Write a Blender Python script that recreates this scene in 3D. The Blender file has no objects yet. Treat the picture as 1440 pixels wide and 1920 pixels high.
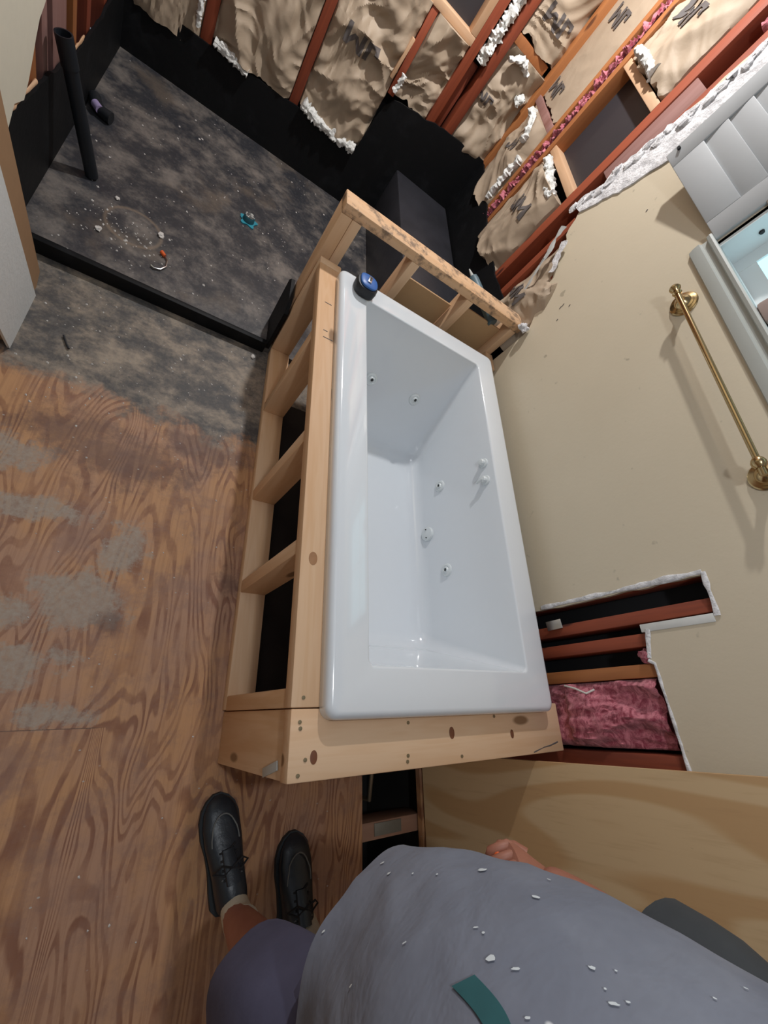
import bpy, bmesh, math, random
from mathutils import Vector, Matrix, noise
from mathutils.geometry import tessellate_polygon
random.seed(7)
# All coordinates below are in "deck heights" (1 unit = height of the tub deck); S turns them into metres.
S = 0.535
scene = bpy.context.scene
COL = scene.collection
W = 1.80            # plane of the right-hand wall

# ------------------------------------------------------------------ camera
cam = bpy.data.cameras.new('camera'); cam_o = bpy.data.objects.new('camera', cam); COL.objects.link(cam_o)
cam.sensor_fit = 'HORIZONTAL'; cam.sensor_width = 36.0; cam.lens = 36.0*779.758/1440.0
cam.clip_start = 0.01
RR = ((0.82005681, -0.023463, 0.57180095), (0.22799715, -0.9030458, -0.36404062), (0.52490393, 0.42890298, -0.73519936))
m = Matrix(((RR[0][0], -RR[1][0], -RR[2][0]), (RR[0][1], -RR[1][1], -RR[2][1]), (RR[0][2], -RR[1][2], -RR[2][2]))).to_4x4()
CAM = Vector((-0.76528061, 0.25144355, 2.75918086))
m.translation = CAM*S
cam_o.matrix_world = m
scene.camera = cam_o

# ------------------------------------------------------------------ light and exposure
scene.view_settings.view_transform = 'Standard'; scene.view_settings.look = 'None'
scene.view_settings.gamma = 1.0; scene.view_settings.use_curve_mapping = False
scene.view_settings.exposure = 0.0
wd = bpy.data.worlds.new('world'); scene.world = wd; wd.use_nodes = True
wd.node_tree.nodes['Background'].inputs[0].default_value = (0.80, 0.86, 1.0, 1)
wd.node_tree.nodes['Background'].inputs[1].default_value = 0.20
def lamp(name, kind, loc, energy, color, size=0.2, target=None):
    l = bpy.data.lights.new(name, kind); l.energy = energy; l.color = color
    if kind == 'AREA': l.shape = 'DISK'; l.size = size
    else: l.shadow_soft_size = size
    o = bpy.data.objects.new(name, l); COL.objects.link(o); o.location = Vector(loc)*S
    if target: o.rotation_euler = (Vector(target)-Vector(loc)).to_track_quat('-Z', 'Y').to_euler()
    return o
lamp('ceiling_lamp_far', 'POINT', (0.35, 5.0, 4.2), 108, (0.98, 0.97, 0.96), 0.035)
lamp('ceiling_lamp_near', 'POINT', (-0.5, 0.46, 4.5), 27, (0.90, 0.95, 1.0), 0.05)
lamp('fill_light', 'AREA', (-0.9, 1.2, 4.55), 2, (0.92, 0.96, 1.0), 1.2, (0.2, 1.4, 0))  # soft overhead fill added to lift the ambient light, not a real fixture

# ------------------------------------------------------------------ node helpers
class NT:
    def __init__(s, name):
        s.m = bpy.data.materials.new(name); s.m.use_nodes = True; s.t = s.m.node_tree
        s.b = s.t.nodes['Principled BSDF']; s.N = s.t.nodes; s.L = s.t.links
        tc = s.N.new('ShaderNodeTexCoord'); s.co = tc.outputs['Object']
    def inp(s, sock, v):
        if hasattr(v, 'links') or hasattr(v, 'is_linked'): s.L.new(v, sock)
        else: sock.default_value = v
    def map(s, scale=(1, 1, 1), loc=(0, 0, 0), rot=(0, 0, 0), vec=None):
        n = s.N.new('ShaderNodeMapping'); s.L.new(vec or s.co, n.inputs[0])
        n.inputs['Scale'].default_value = scale; n.inputs['Location'].default_value = loc; n.inputs['Rotation'].default_value = rot
        return n.outputs[0]
    def noise(s, vec, sc=5, det=4, rough=0.5, dist=0):
        n = s.N.new('ShaderNodeTexNoise'); s.L.new(vec, n.inputs['Vector'])
        n.inputs['Scale'].default_value = sc; n.inputs['Detail'].default_value = det
        n.inputs['Roughness'].default_value = rough; n.inputs['Distortion'].default_value = dist
        return n.outputs['Fac']
    def vor(s, vec, sc=5, rnd=1.0):
        n = s.N.new('ShaderNodeTexVoronoi'); s.L.new(vec, n.inputs['Vector']); n.inputs['Scale'].default_value = sc
        n.inputs['Randomness'].default_value = rnd
        return n.outputs['Distance']
    def math(s, op, a, b=0.0, c=0.0, clamp=False):
        n = s.N.new('ShaderNodeMath'); n.operation = op; n.use_clamp = clamp
        s.inp(n.inputs[0], a); s.inp(n.inputs[1], b); s.inp(n.inputs[2], c)
        return n.outputs[0]
    def step(s, v, a, b):
        n = s.N.new('ShaderNodeMapRange'); n.interpolation_type = 'SMOOTHSTEP'
        s.inp(n.inputs[0], v); n.inputs[1].default_value = a; n.inputs[2].default_value = b
        n.inputs[3].default_value = 0; n.inputs[4].default_value = 1
        return n.outputs[0]
    def mix(s, f, a, b):
        n = s.N.new('ShaderNodeMix'); n.data_type = 'RGBA'
        s.inp(n.inputs[0], f)
        s.inp(n.inputs[6], a if not isinstance(a, tuple) else (*a, 1)[:4]); s.inp(n.inputs[7], b if not isinstance(b, tuple) else (*b, 1)[:4])
        return n.outputs[2]
    def sep(s, vec=None):
        n = s.N.new('ShaderNodeSeparateXYZ'); s.L.new(vec or s.co, n.inputs[0]); return n.outputs
    def dist(s, p):
        n = s.N.new('ShaderNodeVectorMath'); n.operation = 'DISTANCE'; s.L.new(s.co, n.inputs[0]); n.inputs[1].default_value = p
        return n.outputs['Value']
    def rnd(s):
        n = s.N.new('ShaderNodeObjectInfo'); return n.outputs['Random']
    def color(s, c): s.inp(s.b.inputs['Base Color'], c if not isinstance(c, tuple) else (*c, 1)[:4])
    def rough(s, r): s.inp(s.b.inputs['Roughness'], r)
    def bump(s, h, st=0.3, d=0.01):
        n = s.N.new('ShaderNodeBump'); n.inputs['Strength'].default_value = st; n.inputs['Distance'].default_value = d
        s.L.new(h, n.inputs['Height']); s.L.new(n.outputs[0], s.b.inputs['Normal'])

def M_plain(name, c, rough=0.6, metal=0.0, bump=0, bscale=80, var=0.12, coat=0):
    k = NT(name)
    n = k.noise(k.map(), bscale*0.35, 4, 0.6)
    k.color(k.mix(n, tuple(x*(1-var) for x in c), tuple(min(1, x*(1+var)) for x in c)))
    k.rough(rough); k.b.inputs['Metallic'].default_value = metal; k.b.inputs['Coat Weight'].default_value = coat
    if bump: k.bump(k.noise(k.map(), bscale, 3, 0.6), bump, 0.003)
    return k.m

def M_wood(name, axis, light, dark, knots=True, rough=0.6, dirt=0.0):
    k = NT(name)
    st = [22.0, 22.0, 22.0]; st[axis] = 1.6
    off = k.N.new('ShaderNodeVectorMath'); off.operation = 'ADD'; k.L.new(k.co, off.inputs[0])
    cm = k.N.new('ShaderNodeCombineXYZ'); r = k.math('MULTIPLY', k.rnd(), 9.0)
    for i in range(3): k.L.new(r, cm.inputs[i])
    k.L.new(cm.outputs[0], off.inputs[1]); vec = off.outputs[0]
    v = k.map(tuple(st), vec=vec)
    n1 = k.noise(v, 1.0, 3, 0.55, 0.35)
    rings = k.math('MULTIPLY_ADD', k.math('SINE', k.math('MULTIPLY', n1, 34)), 0.5, 0.5)
    broad = k.noise(v, 0.35, 2, 0.5)
    f = k.math('ADD', k.math('MULTIPLY', rings, 0.22), k.math('MULTIPLY', k.step(broad, 0.3, 0.75), 0.7))
    c = k.mix(f, light, dark)
    if knots:
        kv = [9.0, 9.0, 9.0]; kv[axis] = 3.2
        d = k.vor(k.map(tuple(kv), vec=vec), 0.9)
        c = k.mix(k.math('SUBTRACT', 1.0, k.step(d, 0.07, 0.13)), c, tuple(x*0.45 for x in dark))
    if dirt:
        dn = k.noise(k.map(vec=vec), 14, 5, 0.7)
        c = k.mix(k.math('MULTIPLY', k.step(dn, 0.47, 0.62), dirt), c, (0.06, 0.045, 0.04))
    k.color(c); k.rough(rough); k.bump(k.noise(v, 2.5, 3, 0.6), 0.12, 0.002)
    return k.m
PL, PD = (0.76, 0.52, 0.33), (0.62, 0.35, 0.17)
PINE = [M_wood('pine_%s' % a, i, PL, PD) for i, a in enumerate(('x', 'y', 'z'))]
PINE_DIRTY = M_wood('dirty_pine', 0, PL, PD, True, 0.7, 0.7)
NEWPINE = [M_wood('new_pine_%s' % a, i, (0.66, 0.43, 0.27), (0.55, 0.32, 0.17), False) for i, a in enumerate(('x', 'y', 'z'))]
OLD = [M_wood('old_stud_%s' % a, i, (0.36, 0.078, 0.030), (0.17, 0.035, 0.018), True, 0.65) for i, a in enumerate(('x', 'y', 'z'))]
OLDP = M_wood('chalky_old_stud', 2, (0.33, 0.18, 0.16), (0.20, 0.08, 0.06), False, 0.8)
ORANGE_WOOD = M_wood('orange_stud', 2, (0.42, 0.16, 0.05), (0.28, 0.09, 0.03), True, 0.6)

def M_floor():
    k = NT('subfloor')
    s = k.sep(); X, Y = s[0], s[1]
    # rotary-cut plywood: contour lines of a stretched noise, two sheets meeting at a joint
    v = k.map((3.3, 0.72, 1)); h = k.noise(v, 1.6, 2.6, 0.45, 0.35)
    vb = k.map((3.4, 1.3, 1), (5, 2.3, 0)); hb = k.noise(vb, 1.5, 1.4, 0.4, 0.5)
    fine = k.noise(k.map((60, 2.2, 1)), 1.0, 3, 0.6)
    sheet = k.math('GREATER_THAN', Y, 0.108)
    strp = k.math('SUBTRACT', 1.0, k.step(X, -0.34, -0.30))
    use = k.math('MAXIMUM', sheet, k.math('SUBTRACT', 1.0, strp))
    ph = k.math('ADD', k.math('ADD', k.math('MULTIPLY', k.math('MULTIPLY', h, 150), use), k.math('MULTIPLY', k.math('MULTIPLY', hb, 52), k.math('SUBTRACT', 1.0, use))), k.math('MULTIPLY', fine, 2.6))
    wv = k.math('MULTIPLY_ADD', k.math('SINE', ph), 0.5, 0.5)
    line = k.math('MULTIPLY', k.step(wv, 0.42, 0.85), k.math('MULTIPLY_ADD', k.math('FRACT', k.math('MULTIPLY', ph, 0.15915)), 0.35, 0.65))
    fade = k.step(k.noise(k.map((1, 1, 1), (3, 8, 0)), 5.5, 5, 0.65), 0.38, 0.62)
    line = k.math('MULTIPLY', line, k.math('MULTIPLY_ADD', fade, 0.65, 0.35))
    grain = k.step(k.noise(k.map((110, 3.0, 1)), 1.0, 4, 0.65), 0.42, 0.70)
    patch = k.step(k.noise(k.map((1.4, 0.9, 1), (9, 4, 0)), 2.6, 4, 0.6), 0.36, 0.60)
    c0 = k.mix(patch, (0.42, 0.235, 0.145), (0.50, 0.262, 0.120))
    c = k.mix(line, c0, (0.175, 0.058, 0.028))
    c = k.mix(k.math('MULTIPLY', grain, 0.30), c, (0.20, 0.080, 0.042))
    warp = k.noise(k.map((1, 1, 1), (1, 1, 0)), 11, 7, 0.78)
    near_joint = k.math('MULTIPLY', k.math('SUBTRACT', 1.0, k.step(k.math('ABSOLUTE', k.math('SUBTRACT', Y, 0.108)), 0.0008, 0.0016)), strp)
    c = k.mix(k.math('MULTIPLY', near_joint, 0.7), c, (0.05, 0.03, 0.02))
    rub = k.noise(k.map((1, 1, 1), (2, 7, 0)), 7, 6, 0.75)
    c = k.mix(k.math('MULTIPLY', k.step(rub, 0.46, 0.66), 0.50), c, (0.235, 0.135, 0.105))
    # grey dusty glue patches
    def spot(px, py, rx, ry, soft=0.35):
        dx = k.math('DIVIDE', k.math('SUBTRACT', X, px), rx); dy = k.math('DIVIDE', k.math('SUBTRACT', Y, py), ry)
        d = k.math('SQRT', k.math('ADD', k.math('MULTIPLY', dx, dx), k.math('MULTIPLY', dy, dy)))
        d = k.math('ADD', d, k.math('MULTIPLY', k.math('SUBTRACT', warp, 0.5), 4.6))
        return k.math('SUBTRACT', 1.0, k.step(d, 1.0-soft, 1.0+soft))
    gm_ = None
    for sp_ in ((-0.62, 0.69, 0.20, 0.034), (-0.44, 0.44, 0.11, 0.075), (-0.62, 0.39, 0.07, 0.05), (-0.56, 0.27, 0.12, 0.05), (-0.36, 0.60, 0.06, 0.07), (-0.42, 0.14, 0.10, 0.03), (-0.72, 0.86, 0.10, 0.05)):
        q_ = spot(*sp_); gm_ = q_ if gm_ is None else k.math('MAXIMUM', gm_, q_)
    gf = k.noise(k.map(), 60, 5, 0.75)
    c = k.mix(k.math('MULTIPLY', gm_, k.math('MULTIPLY_ADD', k.step(gf, 0.32, 0.60), 0.35, 0.55)), c, k.mix(gf, (0.24, 0.19, 0.15), (0.44, 0.37, 0.30)))
    dkm = None
    for sp_ in ((-0.42, 0.93, 0.20, 0.09), (-0.20, 1.05, 0.14, 0.07), (-0.60, 0.98, 0.12, 0.08), (-0.02, 0.55, 0.05, 0.05), (-0.36, 0.38, 0.03, 0.03)):
        q_ = spot(*sp_, 0.6); dkm = q_ if dkm is None else k.math('MAXIMUM', dkm, q_)
    c = k.mix(k.math('MULTIPLY', dkm, 0.62), c, k.mix(gf, (0.07, 0.035, 0.025), (0.17, 0.09, 0.07)))
    # tar and thin-set zone
    edge = k.math('ADD', k.math('ADD', Y, k.math('MULTIPLY', X, 0.06)), k.math('MULTIPLY', k.math('SUBTRACT', k.noise(k.map((1, 1, 1), (4, 0, 0)), 5, 7, 0.72), 0.5), 0.55))
    tz = k.step(edge, 1.04, 1.15)
    g = k.noise(k.map((1, 1.2, 1), (2, 5, 0)), 6.0, 8, 0.72, 0.05)
    tar = k.mix(k.step(g, 0.40, 0.66), (0.060, 0.056, 0.055), (0.33, 0.265, 0.20))
    g2 = k.noise(k.map(), 38, 5, 0.7)
    tar = k.mix(k.math('MULTIPLY', k.step(g2, 0.45, 0.70), 0.55), tar, (0.17, 0.15, 0.135))
    dark2 = k.step(k.math('SUBTRACT', k.math('MULTIPLY', X, -1.0), k.math('MULTIPLY', Y, -0.1)), 0.95, 1.1)
    tar = k.mix(k.math('MULTIPLY', dark2, 0.5), tar, (0.035, 0.035, 0.038))
    c = k.mix(tz, c, tar)
    sp = k.vor(k.map((1, 1.6, 1)), 26)
    c = k.mix(k.math('MULTIPLY', k.math('SUBTRACT', 1.0, k.step(sp, 0.05, 0.10)), k.step(k.noise(k.map(), 7, 2, 0.5), 0.5, 0.6)), c, (0.45, 0.40, 0.35))
    k.color(c); k.rough(k.math('MULTIPLY_ADD', g2, 0.3, 0.45))
    k.bump(k.math('ADD', k.math('MULTIPLY', line, -0.3), g2), 0.18, 0.003)
    return k.m
def M_pan():
    k = NT('shower_liner_floor')
    g = k.noise(k.map((1, 1, 1), (3, 3, 0)), 5.5, 8, 0.70, 0.1)
    c = k.mix(k.step(g, 0.42, 0.70), (0.036, 0.037, 0.043), (0.20, 0.175, 0.155))
    f = k.noise(k.map(), 60, 4, 0.7)
    c = k.mix(k.math('MULTIPLY', k.step(f, 0.5, 0.75), 0.35), c, (0.16, 0.15, 0.15))
    tan = k.step(k.noise(k.map((1, 1, 1), (6, 1, 0)), 2.6, 5, 0.6), 0.56, 0.72)
    c = k.mix(k.math('MULTIPLY', tan, 0.5), c, (0.20, 0.155, 0.115))
    sp = k.vor(k.map(), 30)
    msk = k.math('MULTIPLY', k.math('SUBTRACT', 1.0, k.step(sp, 0.05, 0.13)), k.step(k.noise(k.map(), 5, 2, 0.5), 0.48, 0.6))
    c = k.mix(msk, c, (0.5, 0.48, 0.46))
    # ring-shaped scuff
    d = k.dist((-1.17*S, 3.72*S, 0))
    ring = k.math('SUBTRACT', 1.0, k.step(k.math('ABSOLUTE', k.math('SUBTRACT', d, 0.105)), 0.0, 0.012))
    c = k.mix(k.math('MULTIPLY', ring, 0.4), c, (0.30, 0.22, 0.15))
    k.color(c); k.rough(k.math('MULTIPLY_ADD', g, 0.5, 0.16)); k.bump(f, 0.15, 0.002)
    return k.m
def M_liner():
    k = NT('black_membrane')
    n = k.noise(k.map(), 9, 5, 0.65)
    k.color(k.mix(k.step(n, 0.5, 0.8), (0.0035, 0.004, 0.005), (0.010, 0.011, 0.013)))
    k.rough(0.6); k.bump(k.noise(k.map(), 25, 4, 0.6), 0.35, 0.004); k.b.inputs['Specular IOR Level'].default_value = 0.25
    return k.m
def M_paint():
    k = NT('tan_wall_paint')
    n = k.noise(k.map(), 2.5, 4, 0.6)
    c = k.mix(n, (0.62, 0.535, 0.395), (0.69, 0.60, 0.455))
    sc = k.noise(k.map((1, 1, 1), (5, 5, 5)), 22, 3, 0.5)
    c = k.mix(k.math('MULTIPLY', k.step(sc, 0.70, 0.78), 0.5), c, (0.24, 0.21, 0.15))
    k.color(c); k.rough(0.42); k.bump(k.noise(k.map(), 70, 3, 0.55), 0.12, 0.003)
    return k.m
def M_kraft():
    k = NT('kraft_paper')
    n = k.noise(k.map(), 6, 5, 0.6)
    c = k.mix(n, (0.36, 0.275, 0.195), (0.47, 0.37, 0.27))
    k.color(c); k.rough(0.62)
    v = k.vor(k.map((1, 1, 0.7)), 13)
    k.bump(k.math('ADD', k.noise(k.map(), 11, 5, 0.55, 0.8), k.math('MULTIPLY', v, 0.5)), 0.25, 0.012)
    return k.m
def M_fibre(name, a, b):
    k = NT(name)
    n = k.noise(k.map((1, 1, 1.6)), 24, 6, 0.7, 1.4)
    k.color(k.mix(k.step(n, 0.36, 0.64), a, b)); k.rough(0.95); k.b.inputs['Sheen Weight'].default_value = 0.3
    k.bump(k.noise(k.map((2, 2, 1)), 90, 5, 0.8, 0.5), 0.6, 0.006)
    return k.m
def M_plysheet():
    k = NT('pale_plywood')
    v = k.map((2.4, 2.4, 0.55)); h = k.noise(v, 1.5, 1.5, 0.4, 0.25)
    band = k.step(k.math('MULTIPLY_ADD', k.math('SINE', k.math('MULTIPLY', h, 42)), 0.5, 0.5), 0.35, 0.75)
    c = k.mix(band, (0.66, 0.475, 0.27), (0.56, 0.35, 0.17))
    fine = k.noise(k.map((40, 40, 2.5)), 1.5, 3, 0.6)
    c = k.mix(k.math('MULTIPLY', k.step(fine, 0.5, 0.75), 0.25), c, (0.42, 0.25, 0.12))
    sp = k.noise(k.map((3, 3, 1)), 16, 3, 0.5)
    c = k.mix(k.math('MULTIPLY', k.step(sp, 0.73, 0.80), 0.5), c, (0.2, 0.13, 0.08))
    k.color(c); k.rough(0.6)
    return k.m
def M_shirt():
    k = NT('dusty_grey_shirt')
    n = k.noise(k.map(), 5, 5, 0.6)
    c = k.mix(n, (0.125, 0.135, 0.175), (0.22, 0.235, 0.285))
    dust = k.step(k.noise(k.map((1, 1, 1), (4, 4, 4)), 3.2, 4, 0.6), 0.5, 0.7)
    c = k.mix(k.math('MULTIPLY', dust, 0.5), c, (0.28, 0.30, 0.35))
    sp = k.vor(k.map((1, 1, 0.7), (2, 2, 1)), 14)
    c = k.mix(k.math('MULTIPLY', k.math('SUBTRACT', 1.0, k.step(sp, 0.055, 0.085)), k.step(k.noise(k.map(), 9, 2, 0.5), 0.45, 0.52)), c, (0.72, 0.74, 0.76))
    k.color(c); k.rough(0.9); k.bump(k.noise(k.map((1, 1, 1.5)), 9, 4, 0.55, 0.2), 0.35, 0.02)
    return k.m
def M_plaster():
    k = NT('torn_plaster')
    n = k.noise(k.map(), 28, 6, 0.7)
    c = k.mix(k.step(n, 0.38, 0.6), (0.58, 0.57, 0.58), (0.88, 0.87, 0.88))
    k.color(c); k.rough(0.9); k.bump(n, 0.9, 0.012)
    return k.m
FLOOR, PAN, LINER, PAINT, KRAFT = M_floor(), M_pan(), M_liner(), M_paint(), M_kraft()
PINK = M_fibre('pink_fibreglass', (0.30, 0.035, 0.065), (0.74, 0.25, 0.30)); WHITEF = M_fibre('white_fibreglass', (0.70, 0.71, 0.68), (0.93, 0.93, 0.90))
PLY, SHIRT, PLASTER = M_plysheet(), M_shirt(), M_plaster()
ACRYL = M_plain('white_acrylic', (0.75, 0.785, 0.82), 0.12, var=0.01); ACRYL.node_tree.nodes['Principled BSDF'].inputs['Coat Weight'].default_value = 0.5
FIT = M_plain('white_plastic', (0.72, 0.76, 0.77), 0.25, var=0.02)
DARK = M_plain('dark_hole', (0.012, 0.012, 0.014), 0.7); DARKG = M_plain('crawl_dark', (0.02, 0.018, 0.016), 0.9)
PLASTIC = M_plain('dark_sheeting', (0.035, 0.033, 0.038), 0.32, bump=0.3, bscale=10)
BRASS = M_plain('brass', (0.50, 0.36, 0.18), 0.22, 1.0, var=0.05); STEEL = M_plain('steel', (0.6, 0.6, 0.6), 0.3, 1.0)
TRIMW = M_plain('white_trim_paint', (0.48, 0.50, 0.47), 0.45, var=0.03); SHUT = M_plain('shutter_paint', (0.46, 0.475, 0.485), 0.5, var=0.03)
BLUE = M_plain('blue_plastic', (0.03, 0.13, 0.42), 0.4); BLACKP = M_plain('black_rubber', (0.012, 0.014, 0.018), 0.5)
TEAL = M_plain('teal_plastic', (0.03, 0.27, 0.36), 0.45); GREYL = M_plain('grey_label', (0.5, 0.52, 0.5), 0.4); TUBE = M_plain('slate_blue', (0.09, 0.15, 0.18), 0.45)
ORANGE = M_plain('orange_plastic', (0.75, 0.12, 0.02), 0.45); TANP = M_plain('tan_board', (0.52, 0.33, 0.17), 0.75, var=0.06)
INK = M_plain('dark_ink', (0.105, 0.09, 0.085), 0.75); CRUMB = M_plain('white_crumb', (0.6, 0.57, 0.54), 0.9)
SKIN = NT('skin'); SKIN.color(SKIN.mix(SKIN.noise(SKIN.map(), 30, 4, 0.6), (0.33, 0.125, 0.08), (0.42, 0.18, 0.12))); SKIN.rough(0.5)
SKIN.b.inputs['Subsurface Weight'].default_value = 0.05; SKIN.bump(SKIN.noise(SKIN.map(), 150, 3, 0.6), 0.2, 0.002); SKIN = SKIN.m
SHORTS = M_plain('navy_shorts', (0.075, 0.075, 0.13), 0.9, bump=0.4, bscale=30, var=0.3); SOCK = M_plain('sock', (0.55, 0.49, 0.38), 0.95, bump=0.4, bscale=200)
LEATHER = M_plain('black_leather', (0.014, 0.020, 0.028), 0.36, bump=0.3, bscale=60, var=0.4); SOLE = M_plain('shoe_sole', (0.02, 0.025, 0.03), 0.7)
SCUFF = M_plain('scuffed_seam', (0.16, 0.17, 0.17), 0.7); LACE = M_plain('shoe_lace', (0.01, 0.01, 0.012), 0.8)
HAIR = M_plain('hair', (0.05, 0.035, 0.025), 0.7, bump=0.6, bscale=90)
FIBREB = M_plain('white_board', (0.70, 0.72, 0.72), 0.85, bump=0.4, bscale=60, var=0.06); BROWNB = M_plain('brown_board', (0.36, 0.215, 0.115), 0.7, var=0.08)
DRYW = M_plain('cream_drywall', (0.72, 0.68, 0.56), 0.7, var=0.05)
SLEEVE_SHADED = M_plain('shaded_grey_sleeve', (0.045, 0.05, 0.055), 0.9, bump=0.4, bscale=40, var=0.25)  # shirt grey darkened so the sleeves carry their shade in the colour
EYE = M_plain('eye_white', (0.7, 0.68, 0.65), 0.3); LIP = M_plain('lip', (0.35, 0.11, 0.09), 0.5)

# ------------------------------------------------------------------ mesh helpers
def V(*a): return Vector(a)
class G:
    """collects geometry (deck-height units)"""
    def __init__(s): s.v = []; s.f = []; s.sm = []
    def add(s, vs, fs, smooth=False):
        o = len(s.v); s.v += [Vector(p) for p in vs]; s.f += [[i+o for i in f] for f in fs]; s.sm += [smooth]*len(fs); return s
    def box(s, x0, x1, y0, y1, z0, z1, b=0.0):
        if b <= 0:
            vs = [(x, y, z) for z in (z0, z1) for y in (y0, y1) for x in (x0, x1)]
            return s.add(vs, [(0, 2, 3, 1), (4, 5, 7, 6), (0, 1, 5, 4), (2, 6, 7, 3), (0, 4, 6, 2), (1, 3, 7, 5)])
        return s.obox(V((x0+x1)/2, (y0+y1)/2, (z0+z1)/2), V(1, 0, 0), V(0, 1, 0), (x1-x0)/2, (y1-y0)/2, (z1-z0)/2, b)
    def obox(s, c, ax, ay, hx, hy, hz, b=0.006):
        ax = ax.normalized(); az = ax.cross(ay).normalized(); ay = az.cross(ax)
        bm = bmesh.new(); bmesh.ops.create_cube(bm, size=2.0)
        for v in bm.verts: v.co = Vector((v.co.x*hx, v.co.y*hy, v.co.z*hz))
        if b: bmesh.ops.bevel(bm, geom=list(bm.edges), offset=min(b, hx*.6, hy*.6, hz*.6), segments=2, affect='EDGES', profile=0.5)
        bm.verts.index_update()
        s.add([c+ax*v.co.x+ay*v.co.y+az*v.co.z for v in bm.verts], [[v.index for v in f.verts] for f in bm.faces]); bm.free(); return s
    def loft(s, rings, cap0=True, cap1=True, closed=True, smooth=True):
        o = []; n = len(rings[0]); fs = []
        for r in rings: o += list(r)
        for i in range(len(rings)-1):
            for j in range(n if closed else n-1):
                k = (j+1) % n; fs.append((i*n+j, i*n+k, (i+1)*n+k, (i+1)*n+j))
        if cap0: fs.append(tuple(range(n-1, -1, -1)))
        if cap1: fs.append(tuple((len(rings)-1)*n+j for j in range(n)))
        return s.add(o, fs, smooth)
    def tube(s, pts, rad, n=12, cap=True, flat=1.0):
        pts = [Vector(p) for p in pts]; rad = rad if isinstance(rad, (list, tuple)) else [rad]*len(pts)
        rings = []; up = None
        for i, p in enumerate(pts):
            t = (pts[min(i+1, len(pts)-1)]-pts[max(i-1, 0)]).normalized()
            if up is None: up = Vector((0, 0, 1)) if abs(t.z) < 0.9 else Vector((1, 0, 0))
            a = t.cross(up).normalized(); b = a.cross(t).normalized(); up = b
            rings.append([p+(a*math.cos(2*math.pi*j/n)+b*flat*math.sin(2*math.pi*j/n))*rad[i] for j in range(n)])
        return s.loft(rings, cap, cap)
    def lathe(s, c, axis, prof, n=24):
        """prof = [(distance along axis, radius)]"""
        axis = Vector(axis).normalized(); a = axis.orthogonal().normalized(); b = axis.cross(a); c = Vector(c)
        rings = [[c+axis*h+(a*math.cos(2*math.pi*j/n)+b*math.sin(2*math.pi*j/n))*max(r, 1e-4) for j in range(n)] for h, r in prof]
        return s.loft(rings)
    def sphere(s, c, rx, ry=None, rz=None, n=16, jitter=0):
        ry = ry or rx; rz = rz or rx; c = Vector(c)
        rings = []
        for i in range(1, n//2):
            th = math.pi*i/(n//2)
            rings.append([c+Vector((rx*math.sin(th)*math.cos(2*math.pi*j/n), ry*math.sin(th)*math.sin(2*math.pi*j/n), -rz*math.cos(th)))*(1+jitter*(random.random()-.5)) for j in range(n)])
        return s.loft(rings)
    def poly(s, loops, tomap, thick, tdir):
        """flat polygon (first loop outer, others holes), 2D loops mapped by tomap, extruded along tdir"""
        tris = tessellate_polygon([[Vector((p[0], p[1], 0)) for p in l] for l in loops])
        flat = [p for l in loops for p in l]; n = len(flat); td = Vector(tdir)*thick
        vs = [Vector(tomap(*p)) for p in flat]; vs += [v+td for v in vs]
        fs = [tuple(t) for t in tris]+[tuple(i+n for i in reversed(t)) for t in tris]
        o = 0
        for l in loops:
            for i in range(len(l)):
                j = (i+1) % len(l); fs.append((o+i, o+j, n+o+j, n+o+i))
            o += len(l)
        return s.add(vs, fs)

def obj(name, g, mat, parent=None, sharp=35, origin=None):
    root = parent
    base = Vector((0, 0, 0))
    if parent is not None: base = Vector(parent['_base'])
    elif origin is not None: base = Vector(origin)
    me = bpy.data.meshes.new(name)
    me.from_pydata([tuple((v-base)*S) for v in g.v], [], [tuple(f) for f in g.f])
    bm = bmesh.new(); bm.from_mesh(me); bmesh.ops.recalc_face_normals(bm, faces=bm.faces); bm.to_mesh(me); bm.free()
    for p in me.polygons: p.use_smooth = True
    me.set_sharp_from_angle(angle=math.radians(sharp))
    me.materials.append(mat); me.update()
    o = bpy.data.objects.new(name, me); COL.objects.link(o)
    if parent is not None: o.parent = parent
    else: o.location = base*S
    o['_base'] = list(base)
    return o
def tag(o, label, cat, group=None):
    o['label'] = label; o['category'] = cat
    if group: o['group'] = group
    return o
def thing(name, label, cat, loc=(0, 0, 0), group=None):
    o = bpy.data.objects.new(name, None); COL.objects.link(o); o.location = Vector(loc)*S; o['_base'] = list(loc)
    o.empty_display_size = 0.05
    return tag(o, label, cat, group)
def struct(o): o['kind'] = 'structure'; return o
def box(x0, x1, y0, y1, z0, z1, b=0.006): return G().box(x0, x1, y0, y1, z0, z1, b)
def at(u, v, ax, val):
    d = Vector(((u-720)/779.758, (v-960)/779.758, 1.0))
    r = Vector((sum(RR[i][j]*d[i] for i in range(3)) for j in range(3)))
    return CAM+r*((val-CAM[ax])/r[ax])
T = 0.072; D = 0.166    # 2x4 thickness and width

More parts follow.
